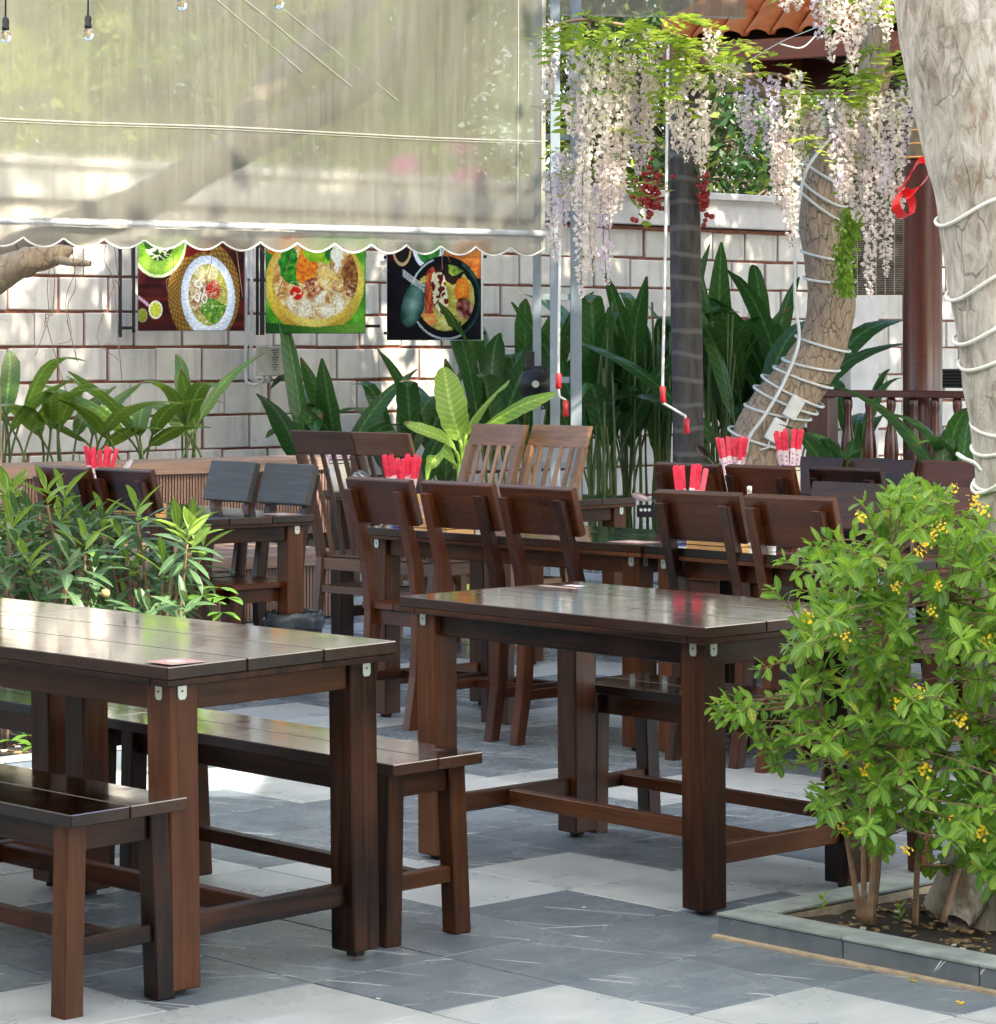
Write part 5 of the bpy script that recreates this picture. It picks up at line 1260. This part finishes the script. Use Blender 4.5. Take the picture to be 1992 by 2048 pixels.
b = MB(); trunk(b, [at(440, 322, YL - .08), at(505, 205, YL + .15), at(600, 110, YL + .7), at(720, 0, YL + 1.1), at(800, -120, YL + 1.4)], [.05, .075, .085, .08, .06], 20, 8, .06, 6); b.obj('limb', M['bark_dark'], lt, 0, True)
b = MB(); trunk(b, [at(-60, 590, YL - .2), at(0, 548, YL - .3), at(60, 522, YL - .35), at(110, 510, YL - .35), at(145, 498, YL - .35)], [.10, .085, .075, .06, .018], 20, 8, .20, 14); b.obj('broken_stub', M['bark_tan'], lt, 0, True)
b = MB(); trunk(b, [at(95, 515, YL - .36), at(140, 524, YL - .42), at(182, 527, YL - .44)], [.03, .022, .016], 12, 6, .1, 20); b.obj('broken_stub', M['bark_tan'], lt, 0, True)
for k in range(16):     # fine aerial roots hanging
    x = R.uniform(40, 900); y0 = 500 - .42 * x if x < 700 else 180; P = spline([at(x + R.uniform(-8, 8) * q, y0 + 60 + q * R.uniform(35, 75), YL + R.uniform(-.2, .2)) for q in range(5)], 4); ptube(lt, 'hanging_root', P, .0022, M['twig'], 4)
# garden trees behind the wall
def garden_tree(label, x, Y, zlo, zhi, rx, nleaf, mats, size, trunk_r=.12, cx2=None):
    t = thing('garden_tree', label, 'tree', (0, 0, 0), 0, 'trees beyond the wall'); X = Y * (x - CX) / F; base = Vector((X, Y, 0)); c = Vector((X, Y, (zlo + zhi) / 2)); rz_ = (zhi - zlo) / 2
    b = MB(); trunk(b, [base, base + Vector((.1, 0, zlo * .6)), c + Vector((.05, 0, rz_ * .3))], [trunk_r, trunk_r * .8, trunk_r * .4], 12, 5, .08, 5); b.obj('trunk', M['bark_dark'], t, 0, True)
    cl = [c + Vector((R.gauss(0, .5) * rx, R.gauss(0, .4) * rx, R.uniform(-1, 1) * rz_)) for _ in range(int(nleaf / 45))]; b = MB()
    lm = []
    for q in cl:
        br = MB(); br.tube(spline([c - UP * rz_ * .4, c.lerp(q, .6) - UP * .1, q], 3), .012, 4); lm.append(br)
        for k in range(45):
            p = q + rdir() * abs(R.gauss(0, .34)); d = (rdir() + Vector((0, 0, -.3))).normalized(); s_ = size * R.uniform(.6, 1.3); sd = d.orthogonal().normalized(); sd = Matrix.Rotation(R.uniform(0, 6.28), 3, d) @ sd
            b.add([p, p + d * s_ * .5 - sd * s_ * .26, p + d * s_, p + d * s_ * .5 + sd * s_ * .26], [(0, 1, 2, 3)], 0 if R.random() < .75 else 1)
    b.obj('crown', [M[m] for m in mats], t)
    bb_ = MB()
    for m_ in lm: bb_.add(m_.v, m_.f)
    bb_.obj('branches', M['bark_dark'], t)
    return t
for a in (('yellow green tree beyond the wall at the far left, seen through the awning', -40, 22.5, 1.9, 6.5, 1.5, 8500, ('lf_treey', 'lf_tree'), 0.109),
          ('yellow green tree beyond the wall above the first food poster', 260, 24.0, 2.2, 6.5, 1.6, 9180, ('lf_treey', 'lf_tree'), 0.109),
          ('leafy tree beyond the wall above the middle food poster', 560, 23.5, 2.0, 6.0, 1.5, 8500, ('lf_tree', 'lf_treey'), 0.102),
          ('leafy tree beyond the wall above the black skillet poster', 860, 25.0, 2.1, 6.0, 1.5, 8500, ('lf_tree', 'lf_treey'), 0.102),
          ('bright green tree beyond the wall right of the lattice post', 1180, 25.5, 2.0, 6.0, 1.2, 4420, ('lf_treey', 'lf_tree'), 0.095),
          ('dark green tree beyond the wall behind the palm trunk', 1390, 25.0, 1.9, 5.2, 1.0, 4080, ('lf_treed', 'lf_tree'), 0.109),
          ('dark green tree beyond the wall left of the curved tree', 1550, 26.0, 1.9, 5.4, 1.1, 4420, ('lf_treed', 'lf_tree'), 0.116),
          ('pale green tree far behind the other garden trees, left side', 130, 31, 1.5, 8, 2.6, 10200, ('lf_treey', 'lf_treey'), 0.150),
          ('pale green tree far behind the other garden trees, centre', 720, 33, 1.5, 8, 2.6, 10200, ('lf_treey', 'lf_tree'), 0.150),
          ('green tree far behind the pavilion', 1350, 34, 1.5, 8, 2.8, 8500, ('lf_tree', 'lf_treed'), 0.150),
          ('green tree far behind the pavilion, at its right side', 1850, 34, 1.5, 8, 2.4, 4080, ('lf_treed', 'lf_tree'), 0.150)): garden_tree(*a)
bg = thing('bougainvillea', 'pink bougainvillea flowers above the wall, seen through the awning', 'flowers')
b = MB()
for x, y, n_ in ((782, 332, 60), (900, 300, 14), (915, 352, 26), (930, 362, 12)):
    for k in range(n_):
        p = at(x + R.gauss(0, 11), y + R.gauss(0, 8), 19.6 + R.uniform(-.1, .1)); d = rdir(); sd = d.orthogonal().normalized(); s_ = .05; b.add([p, p + d * s_ * .5 - sd * s_ * .4, p + d * s_, p + d * s_ * .5 + sd * s_ * .4], [(0, 1, 2, 3)])
b.obj('blossom', M['pinkfl'], bg); ptube(bg, 'stem', spline([at(735, 290, 19.7), at(760, 345, 19.7), at(772, 400, 19.6)], 4), .01, M['twig'], 5)
# unseen crown added to shade the wall; leaves left out where sun should pass
b = MB(); n = 0
def lit_zone(p):
    for q0, nrm, tests in ((A0, AN, lambda h: -3.2 < h.x < .5 and 1.9 < h.z < 3.9), (Vector((0, 13.8, 0)), Vector((0, 1, 0)), lambda h: .1 < h.x < 2.2 and 2.0 < h.z < 3.4), (Vector((0, 18.3, 0)), Vector((0, 1, 0)), lambda h: .8 < h.x < 5 and 3.1 < h.z < 4.5), (WALL0, L, lambda h: h.z > 2.75), (Vector((0, 16.8, 0)), AN, lambda h: h.x < -2.1 and .9 < h.z < 2.1)):
        k = (p - q0).dot(nrm) / SUN.dot(nrm)
        if k > 0 and tests(p - SUN * k): return True
    return False
shade_crown_pts = []
while n < SHADE_CROWN_N:
    p = Vector((R.uniform(.4, 13.5), R.uniform(10, 23.5), R.uniform(4.2, 7.8)))
    if p.z < EYE + .1213 * max(0, p.y) + .75: continue
    n += 1
    if lit_zone(p): continue
    shade_crown_pts.append(p)
for q in shade_crown_pts:
    for k in range(14):
        p = q + rdir() * abs(R.gauss(0, .26)); d = rdir(); sd = d.orthogonal().normalized(); s_ = R.uniform(.16, .28); b.add([p, p + d * s_ * .5 - sd * s_ * .24, p + d * s_, p + d * s_ * .5 + sd * s_ * .24], [(0, 1, 2, 3)])
b.obj('crown', M['lf_tree'], bt)
# ------------------------------------------------------------------ wisteria
def raceme(seed, ln_, mat, w_=.041):
    rr = random.Random(seed); b = MB(); b.tube([(0, 0, 0), (.006, .004, -ln_ * .5), (0, 0, -ln_)], .0018, 4, mi=1); n_ = int(ln_ / .0078)
    for k in range(n_):
        u = k / n_; z = -ln_ * u; a = k * 2.399 + rr.uniform(-.3, .3); rad = w_ * (.55 + .6 * (1 - u)) * min(1, (1 - u) * 3 + .25) * rr.uniform(.6, 1.15); e = Vector((math.cos(a), math.sin(a), 0)); c = e * rad * .65 + UP * z; s_ = rr.uniform(.019, .028) * (1 if u < .85 else .65)
        for q in range(3):
            d = (e * .6 + Vector((rr.gauss(0, .7), rr.gauss(0, .7), rr.gauss(0, .6)))).normalized(); sd = d.orthogonal().normalized(); sd = Matrix.Rotation(rr.uniform(0, 6.28), 3, d) @ sd; up = d.cross(sd)
            b.add([c, c + d * s_ * .6 - sd * s_ * .55 + up * s_ * .25, c + d * s_ * 1.15, c + d * s_ * .6 + sd * s_ * .55 + up * s_ * .25], [(0, 1, 2), (0, 2, 3)])
    return b.mesh('raceme', [mat, M['stem']])
RC = {}
for ln_ in (.20, .32, .45, .60):
    for c_ in 'pl':
        for q in range(2): RC[(ln_, c_, q)] = raceme(int(ln_ * 100) + q * 7 + (3 if c_ == 'p' else 0), ln_, M['wisp' if c_ == 'p' else 'wisl'])
def spray(seed):
    rr = random.Random(seed); b = MB(); P = [Vector((0, .03 * k, -.006 * k * k * .4)) for k in range(7)]; b.tube(P, .0013, 4, mi=1)
    for k in range(1, 7):
        for s_ in (-1, 1):
            d = Vector((s_ * 1.0, .55, rr.uniform(-.2, .25))).normalized(); l_ = rr.uniform(.055, .075); strap(b, [P[k], P[k] + d * l_ * .3, P[k] + d * l_ * .65, P[k] + d * l_ - UP * .006], [.002, .0150, .014, .001], Vector((-d.y, d.x, rr.uniform(-.3, .3))), .15)
    strap(b, [P[-1], P[-1] + Vector((0, .02, 0)), P[-1] + Vector((0, .05, -.004))], [.002, .011, .001], (1, 0, 0), .15); return b.mesh('leaf spray', [M['lf_wis'], M['stem']])
SPR = [spray(k) for k in range(4)]
def wisteria(label, Y, races, vines, sprays):
    t = thing('wisteria', label, 'wisteria', (0, 0, 0), 0, 'hanging wisteria garlands')
    for v_ in vines: ptube(t, 'vine', spline([at(x, y, Y + dy) for x, y, dy in v_], 6), .008, M['twig'], 6)
    for x, y0, y1, c_ in races:
        if c_ == 'l' and R.random() < .5: c_ = 'p'
        y1 += .06 * (y1 - y0)
        Yk = Y + R.uniform(-.22, .22); ln_ = (y1 - y0) * Yk / F; key = min((.20, .32, .45, .60), key=lambda q: abs(q - ln_)); o = part('raceme', RC[(key, c_, R.randint(0, 1))], t, at(x, y0, Yk), (R.uniform(-.08, .08), R.uniform(-.06, .06), R.uniform(0, 6.28)), (1, 1, ln_ / key))
    for x0, x1, y0, y1, n_ in sprays:
        for k in range(n_):
            x, y = R.uniform(x0, x1), R.uniform(y0, y1); a = R.uniform(0, 6.28); o = part('leaf_spray', R.choice(SPR), t); o.matrix_basis = Matrix.Translation(at(x, y, Y + R.uniform(-.25, .25))) @ frame(Vector((math.cos(a), .6 * math.sin(a), R.uniform(-.7, .4))), UP).to_4x4() @ Matrix.Scale(R.uniform(.75, 1.15), 4)
    return t
r1 = [(1107, 42, 235, 'p'), (1101, 345, 515, 'p'), (1120, 310, 450, 'l'), (1150, 108, 205, 'l'), (1145, 205, 270, 'l'), (1138, 300, 415, 'p'), (1165, 345, 580, 'p'), (1178, 380, 540, 'l'), (1204, 360, 562, 'l'), (1176, 95, 300, 'p'), (1188, 110, 440, 'p'), (1168, 200, 400, 'p'), (1216, 80, 380, 'p'), (1228, 150, 400, 'p'), (1206, 200, 420, 'l'), (1246, 110, 330, 'p'), (1262, 90, 310, 'p'), (1240, 250, 410, 'p'), (1224, 330, 440, 'l'), (1290, 60, 270, 'l'), (1300, 140, 320, 'p'), (1312, 80, 240, 'p'), (1280, 180, 345, 'l'), (1356, 128, 315, 'p'), (1350, 200, 300, 'p'), (1402, 148, 340, 'p'), (1398, 220, 320, 'l'), (1370, 110, 190, 'p'), (1420, 60, 130, 'p'), (1445, 120, 175, 'l'), (1470, 125, 170, 'l')]
wisteria('white and pink wisteria garland hanging in front of the lattice post', 13.6, r1,
         [[(1085, 60, .1), (1160, 40, 0), (1260, 52, 0), (1350, 70, .1), (1420, 105, .2), (1490, 150, .6), (1560, 190, .9), (1640, 225, 1.3)]],
         [(1100, 1370, 25, 85, 36), (1130, 1330, 90, 200, 14), (1150, 1300, 250, 420, 9), (1340, 1450, 80, 140, 22), (1440, 1490, 60, 110, 6)])
r2 = [(1488, 190, 255, 'l'), (1508, 150, 300, 'l'), (1545, 150, 312, 'l'), (1534, 200, 310, 'l'), (1566, 260, 410, 'p'), (1592, 150, 372, 'p'), (1584, 300, 440, 'p'), (1578, 380, 490, 'p'), (1598, 220, 350, 'l'), (1556, 240, 400, 'p'), (1640, 200, 300, 'l'), (1668, 190, 390, 'l'), (1682, 200, 395, 'p'), (1700, 215, 400, 'p'), (1724, 190, 380, 'l'), (1732, 240, 390, 'l'), (1752, 190, 350, 'l'), (1772, 200, 360, 'l'), (1790, 180, 330, 'l'), (1812, 165, 320, 'l'), (1828, 180, 300, 'p'), (1760, 290, 390, 'l'), (1742, 350, 582, 'p'), (1772, 330, 540, 'p'), (1790, 300, 430, 'p'), (1716, 370, 440, 'p'), (1690, 330, 400, 'p'), (1840, 230, 300, 'p')]
wisteria('lilac and white wisteria garland hanging over the curved tree', 14.2, r2, [[(1480, 150, -.3), (1560, 150, 0), (1650, 190, .2), (1740, 170, 0), (1840, 120, 0)], [(1740, 180, 0), (1690, 240, .2), (1640, 290, .2)]],
         [(1540, 1680, 130, 200, 16), (1700, 1830, 80, 170, 20), (1610, 1700, 230, 320, 7)])
r3 = [(1570, -30, 22, 'l'), (1640, -60, 72, 'l'), (1664, -20, 116, 'p'), (1680, -30, 80, 'p'), (1702, 10, 142, 'p'), (1722, 0, 86, 'p'), (1740, -60, 50, 'l'), (1768, -40, 78, 'p'), (1600, -60, 16, 'l'), (1978, -30, 60, 'p'), (1990, -50, 40, 'p'), (1990, 0, 90, 'p'), (1655, -60, 40, 'p')]
wisteria('white wisteria cut by the top edge in front of the tiled roof', 13.4, r3, [[(1540, -60, 0), (1660, -70, 0), (1780, -50, 0), (1990, -60, 0)]], [(1590, 1790, -90, -10, 14)])
fe = thing('hanging_fern', 'bright green artificial fern hanging on the curved tree', 'plant'); b = MB()
for k in range(900):
    u = R.random(); x = 1690 + R.gauss(0, 13) * (1.1 - .5 * u) + 12 * (u < .35); y = 415 + 175 * u; p = at(x, y, 14.9 + R.gauss(0, .05)); d = Vector((R.gauss(0, .5), R.gauss(0, .5), -1)).normalized(); strap(b, [p, p + d * .012, p + d * .026], [.002, .010, .001], rdir(), .1)
b.obj('foliage', M['lf_fern'], fe); ptube(fe, 'stem', [at(1700, 380, 15.0), at(1695, 460, 14.92), at(1690, 575, 14.9)], .005, M['stem'], 5)
wr = thing('wire', 'pale wire looping from the roof edge to the wisteria', 'wire'); ptube(wr, 'strand', spline([at(1480, 132, 14.2), at(1560, 85, 14.0), at(1620, 60, 13.8), at(1720, 20, 13.4), at(1800, -20, 13.0)], 5), .0022, M['cable'], 5); ptube(wr, 'strand', spline([at(1560, 88, 14), at(1600, 96, 14), at(1625, 78, 14), at(1650, 46, 14), at(1690, 22, 14)], 6), .004, M['cable'], 5)
# ------------------------------------------------------------------ things on the tables
TZ = .7515
def table_at(x, Y): return Vector((Y * (x - CX) / F, Y, TZ))
PKM = []
M['violet'] = plain('violet print', (.35, .10, .40), .4)
for q in range(3):
    b = MB(); h = .235
    b.loft([[Vector((x, y, z)) for x, y in ((-.0095, -.003), (.0095, -.003), (.0095, .003), (-.0095, .003))] for z in (0, .150)], mi=1)
    b.loft([[Vector((x, y, z)) for x, y in ((-.0095, -.003), (.0095, -.003), (.0095, .003), (-.0095, .003))] for z in (.1501, h - .006)] + [[Vector((x * .75, y * .8, h)) for x, y in ((-.0095, -.003), (.0095, -.003), (.0095, .003), (-.0095, .003))]], mi=0)
    for k in range(3): b.box((0, -.0034, .085 + k * .020), (.006, .0008, .007), None, 2)
    PKM.append(b.mesh('chopstick pack', [M['pack_red'], M['pack_white'], M['violet']]))
M['cup'] = plain('cream cup', (.70, .64, .50), .3)
M['band'] = plain('dark rim', (.02, .02, .03), .3)
def chop_cup(label, clabel, p, npk, ht=.115, r=.042, body='cup', lean=.22, blue=False):
    t = thing('utensil_cup', clabel, 'cup', p, 0, 'utensil cups on the tables')
    b = MB(); b.lathe([(r * .92, 0), (r, .01), (r, ht), (r * .93, ht), (r * .9, .015), (0, .012)], n=22); b.obj('cup_body', M[body], t, 0, True)
    b = MB(); b.lathe([(r + .0012, ht - .006), (r + .0012, ht), (r + .0005, ht + .0012)], n=22, cap=False); b.obj('rim_band', M['band'], t)
    b = MB(); z = .002 if blue else ht - .022; b.lathe([(r * .985 + .0015, z), (r + .0012, z + (.016 if blue else .004))], n=22, cap=False); b.obj('glaze_band', M['blue' if blue else 'band'], t)
    g = thing('chopstick_packs', label, 'chopsticks', (p.x, p.y, p.z), 0, 'red chopstick packs in cups')
    for k in range(npk):
        a = k * 2.399; rr = r * .62 * math.sqrt((k + .5) / npk); o = part('pack', R.choice(PKM), g, (rr * math.cos(a), rr * math.sin(a), .030 + R.uniform(0, .02)), (R.uniform(-.10, .10) - .25 * lean * math.sin(a), lean * math.cos(a) * .8 + R.uniform(-.06, .06), R.uniform(-.4, .4)))
    return t
def spoon(label, p, d, n_=1):
    t = thing('spoon', label, 'spoon', p, 0, 'spoons in the utensil cups')
    b = MB(); d = Vector(d).normalized(); strap(b, [d * .0, d * .07, d * .12], [.003, .0035, .003], (1, 0, 0), .1); strap(b, [d * .12, d * .14, d * .165, d * .185, d * .195], [.003, .013, .017, .012, .002], (1, -.3, .2), .35)
    o = b.obj('spoon_body', M['steel_spoon'], t, 0, True); return t
def tray(label, p, wd, dp, rz=-PSI):
    t = thing('wooden_tray', label, 'tray', p, rz, 'wooden condiment trays')
    b = MB(); b.box((0, 0, .008), (wd, dp, .016)); b.obj('base', M['tray'], t, .002)
    for s_ in (-1, 1):
        b = MB(); b.box((0, s_ * (dp / 2 - .005), .028), (wd, .010, .024)); b.obj('side', M['tray'], t, .002); b = MB(); b.box((s_ * (wd / 2 - .005), 0, .028), (.010, dp - .021, .024)); b.obj('side', M['tray'], t, .002)
    return t
def cruet(label, p, h=.085, swan=False):
    t = thing('cruet', label, 'cruet', p, R.uniform(0, 3), 'white cruets')
    b = MB(); k = h / .085; b.lathe([(.014 * k, 0), (.022 * k, .012 * k), (.024 * k, .03 * k), (.016 * k, .052 * k), (.011 * k, .06 * k), (.013 * k, .066 * k), (.008 * k, .076 * k), (.003 * k, .083 * k), (0, .085 * k)], n=18); b.obj('pot', M['ceramic'], t, 0, True)
    b = MB(); b.tube(spline([(.02 * k, 0, .03 * k), (.034 * k, 0, .045 * k), (.036 * k, 0, .07 * k), (.042 * k, 0, .082 * k)], 4), .004 * k, 7); b.obj('spout', M['ceramic'], t, 0, True)
    b = MB(); b.tube(spline([(-.014 * k, 0, .055 * k), (-.034 * k, 0, .05 * k), (-.030 * k, 0, .02 * k), (-.02 * k, 0, .018 * k)], 4), .003 * k, 6); b.obj('handle', M['ceramic'], t, 0, True)
    return t
def small_cup(label, p, r=.026, h=.06, mat='ceramic'):
    t = thing('small_cup', label, 'cup', p, 0); b = MB(); b.lathe([(r * .75, 0), (r, h), (r * .9, h), (r * .66, .006), (0, .005)], n=16); b.obj('cup_body', M[mat], t, 0, True); b = MB(); b.lathe([(r * .78, .002), (r * .8, .008)], n=16, cap=False); b.obj('foot', M['ceramic'], t); return t
# table by the deck
p = table_at(198, 12.32); chop_cup('red and white chopstick packs standing up in front of the deck planter box', 'cup behind the two dark chairs by the leafy bush', p, 12)
spoon('spoon leaning right out of the cup by the deck', p + Vector((.02, 0, .07)), (.62, 0, .75))
tray('orange wooden tray on the table by the deck', table_at(275, 12.2), .24, .13); cruet('tall white cruet on the tray by the deck, left of its pair', table_at(292, 12.22) + UP * .017, .10); cruet('white cruet on the tray by the deck, right of its pair', table_at(303, 12.16) + UP * .017, .088)
# far table
p = table_at(680, 13.95); chop_cup('red chopstick packs seen between the slats of the left chair', 'tall cream cup seen between the slats of the left chair', p, 10, .16, .05); cruet('white cruet beside the cup at the far table', table_at(702, 13.9), .09)
# middle table
p = table_at(803, 11.35); chop_cup('bundle of red chopstick packs fanned out above the middle row of chairs', 'cream cup with blue foot on the middle table', p, 13, .12, .046, lean=.30, blue=True)
spoon('dark spoon leaning left from the cup on the middle table, upper', p + Vector((-.02, 0, .11)), (-.85, 0, .48)); spoon('dark spoon leaning left from the cup on the middle table, lower', p + Vector((-.015, -.01, .10)), (-.75, 0, .55))
tray('pale wooden tray on the middle table', table_at(878, 11.2), .25, .14); b = MB(); t_ = thing('wooden_holder', 'pale wooden napkin holder standing on the middle table', 'holder', table_at(838, 11.4), -PSI); b.box((0, 0, .06), (.012, .13, .12)); b.obj('back_panel', M['tray'], t_, .002); b = MB(); b.box((.04, 0, .006), (.09, .13, .012)); b.obj('base', M['tray'], t_, .002); b = MB(); b.box((.03, 0, .05), (.04, .11, .07)); b.obj('napkins', M['paper'], t_)
small_cup('small white cup on the middle table by the third chair', table_at(962, 10.95))
# right table
p = table_at(1376, 10.42); chop_cup('red chopstick packs above the left brown chair at the right table', 'white cup with a blue foot behind the left brown chair', p, 9, .12, .045, 'ceramic', blue=True)
spoon('white handled spoon lying left from the cup at the right table', p + Vector((-.02, 0, .11)), (-.9, 0, .30)); tray('wooden tray behind the two brown chairs', table_at(1450, 10.2), .25, .14)
small_cup('small white tapering cup between the two brown chairs', table_at(1542, 9.86), .022, .055); bt_ = thing('sauce_bottle', 'tall slim white bottle between the two brown chairs', 'bottle', table_at(1499, 10.12)); b = MB(); b.lathe([(.020, 0), (.022, .01), (.022, .12), (.010, .16), (.008, .19), (0, .192)], n=16); b.obj('body', M['ceramic'], bt_, 0, True); b = MB(); b.lathe([(.009, .192), (.009, .212), (0, .214)], n=12); b.obj('cap', M['white_pl'], bt_, 0, True)
# far right table
p = table_at(1467, 12.55) + UP * .03; chop_cup('wide bundle of red chopstick packs in front of the curved tree foot', 'cup of the left chopstick bundle at the far right table', p, 13, .115, .048); spoon('spoon leaning left beside the wide chopstick bundle', p + Vector((-.03, 0, .10)), (-.55, 0, .62))
p = table_at(1581, 12.45) + UP * .07; chop_cup('red chopstick packs in the cream cup right of the curved tree foot', 'cream cup with a dark rim at the far right table', p, 10, .12, .043)
o = thing('wooden_box', 'small wooden box the far right cups stand on', 'box', table_at(1525, 12.5), -PSI); b = MB(); b.box((0, 0, .014), (.42, .17, .028)); b.obj('base', M['tray'], o, .002); b = MB(); b.box((-.04, .07, .075), (.16, .012, .09)); b.obj('back_panel', M['tray'], o, .002); b = MB(); b.box((.12, -.01, .048), (.12, .12, .036)); b.obj('step', M['tray'], o, .002)
cruet('white cruet left of the cream cup at the far right table', table_at(1532, 12.42) + UP * .03, .09); cruet('white cruet nearest the cream cup at the far right table', table_at(1552, 12.38) + UP * .03, .085)
# paper stickers on table corners and the leg sticker
def sticker(label, c, psi, fx, fy, sx, sy):
    l_ = Vector((math.cos(psi), -math.sin(psi), 0)); s_ = Vector((math.sin(psi), math.cos(psi), 0)); p = c + l_ * fx + s_ * fy; o = thing('table_sticker', label, 'sticker', (p.x, p.y, TZ + .0006), -psi, 'paper stickers on table corners'); b = MB(); b.box((0, 0, 0), (sx, sy, .0008)); b.obj('sheet', M['paper'], o); b = MB(); b.box((0, 0, .0006), (sx * .4, sy * .3, .0006)); b.obj('print', M['pack_white'], o)
sticker('pinkish paper sticker on the near corner of the left foreground table', corner_c(c1, .798, 1.217, .684), .798, .545, -.28, .10, .10)
sticker('pinkish paper sticker on the far left corner of the empty table', T2c, .853, -.50, .235, .16, .16)
sticker('pale paper sticker on the near end of the long middle table', T3c, .785, .62, -.24, .15, .12)
sticker('pale paper sticker on the right corner of the table by the deck', T5c, .92, .50, .22, .14, .12)
o = thing('leg_sticker', 'small white sticker on the left leg of the empty table', 'sticker', T2c - Vector((math.cos(.853), -math.sin(.853), 0)) * .53 - Vector((math.sin(.853), math.cos(.853), 0)) * .3105 + UP * .57, -.853); o.rotation_euler = (0, -.5, -.853); b = MB(); b.box((0, -.0012, 0), (.012, .0012, .026)); b.obj('sheet', M['white_pl'], o)
# bins and baskets
bi = thing('waste_bin', 'dark grey basket bin lined with a black plastic bag', 'bin', (-.861, 12.10, .007)); bi.scale = (1.08, 1.08, 1.14)
b = MB(); b.lathe([(.085, 0), (.088, .004), (.112, .275), (.107, .275), (.083, .01), (0, .01)], n=28); b.obj('basket', M['bin'], bi, 0, True)
for k in range(7): b = MB(); z = .03 + k * .035; r = .088 + .024 * z / .275 + .001; b.lathe([(r, z), (r + .003, z + .004), (r, z + .008)], n=28, cap=False); b.obj('rib', M['bin'], bi, 0, True)
b = MB(); n = 48; rings = []
for r, z in ((.113, .235), (.121, .262), (.117, .286), (.103, .292), (.096, .27), (.080, .20)):
    rings.append([Vector(((r + .010 * noise.noise((i * .55, z * 18, 1)) + .006 * noise.noise((i * 1.4, z * 30, 6))) * math.cos(2 * math.pi * i / n), (r + .010 * noise.noise((i * .55, z * 18, 1))) * math.sin(2 * math.pi * i / n), z + .014 * noise.noise((i * .6, r * 30, 3)))) for i in range(n)])
b.loft(rings, False); b.obj('bag', M['bag'], bi, 0, True)
wb = thing('basket', 'small white basket on the floor under the far table', 'basket', gnd(1080, 1303, .006)); b = MB(); b.lathe([(.05, 0), (.062, .13), (.058, .13), (.047, .006), (0, .005)], n=18); b.obj('wall', M['white_pl'], wb, 0, True)
for k in range(4): b = MB(); z = .02 + k * .03; b.lathe([(.051 + .011 * z / .13, z), (.0545 + .011 * z / .13, z + .004), (.051 + .011 * z / .13, z + .008)], n=18, cap=False); b.obj('rib', M['cream_pl'], wb)
ps = thing('power_strip', 'black power strip with white sockets in front of the green canes', 'power strip', at(1290, 1022, 17.5)); b = MB(); b.box((0, 0, 0), (.10, .03, .075)); b.obj('case', M['black'], ps, .004)
for k in range(3): b = MB(); b.lathe([(0, 0), (.010, 0), (.010, .004), (0, .004)], n=12); b.v = [tuple(Matrix.Rotation(math.pi / 2, 3, 'X') @ Vector(v) + Vector((-.025 + k * .025, -.016, .008))) for v in b.v]; b.obj('socket', M['white_pl'], ps)
wrk = thing('wire_rack', 'low white wire rack on the floor by the far wall', 'rack', gnd(1185, 1142, .006)); 
for k in range(5): b = MB(); b.tube(spline([(-.10 + k * .05, -.08, 0), (-.10 + k * .05, -.08, .10), (-.10 + k * .05, .08, .10), (-.10 + k * .05, .08, 0)], 4), .004, 6); b.obj('hoop', M['white_pl'], wrk, 0, True)
b = MB(); b.tube([(-.12, -.08, .10), (.12, -.08, .10)], .004, 6); b.tube([(-.12, .08, .10), (.12, .08, .10)], .004, 6); b.obj('side_wire', M['white_pl'], wrk)
# fallen petals on the tiles
for k, (x, y) in enumerate(((1828, 1962), (1916, 2005), (1168, 1815), (756, 1998))):
    p = gnd(x, y, .0085); o = thing('fallen_petal', ('yellow' if k < 2 else 'white') + ' petal on the dark tiles ' + ('below the slate kerb', 'near the lower right corner', 'in front of the empty table', 'in front of the bench end')[k], 'petal', p); b = MB()
    for q in range(4 if k < 2 else 1): b.box((R.gauss(0, .006) if k < 2 else 0, R.gauss(0, .006) if k < 2 else 0, .001), (.010, .006, .0012), Matrix.Rotation(R.random() * 3, 3, 'Z'))
    b.obj('petal', M['yellow'] if k < 2 else M['white_pl'], o)
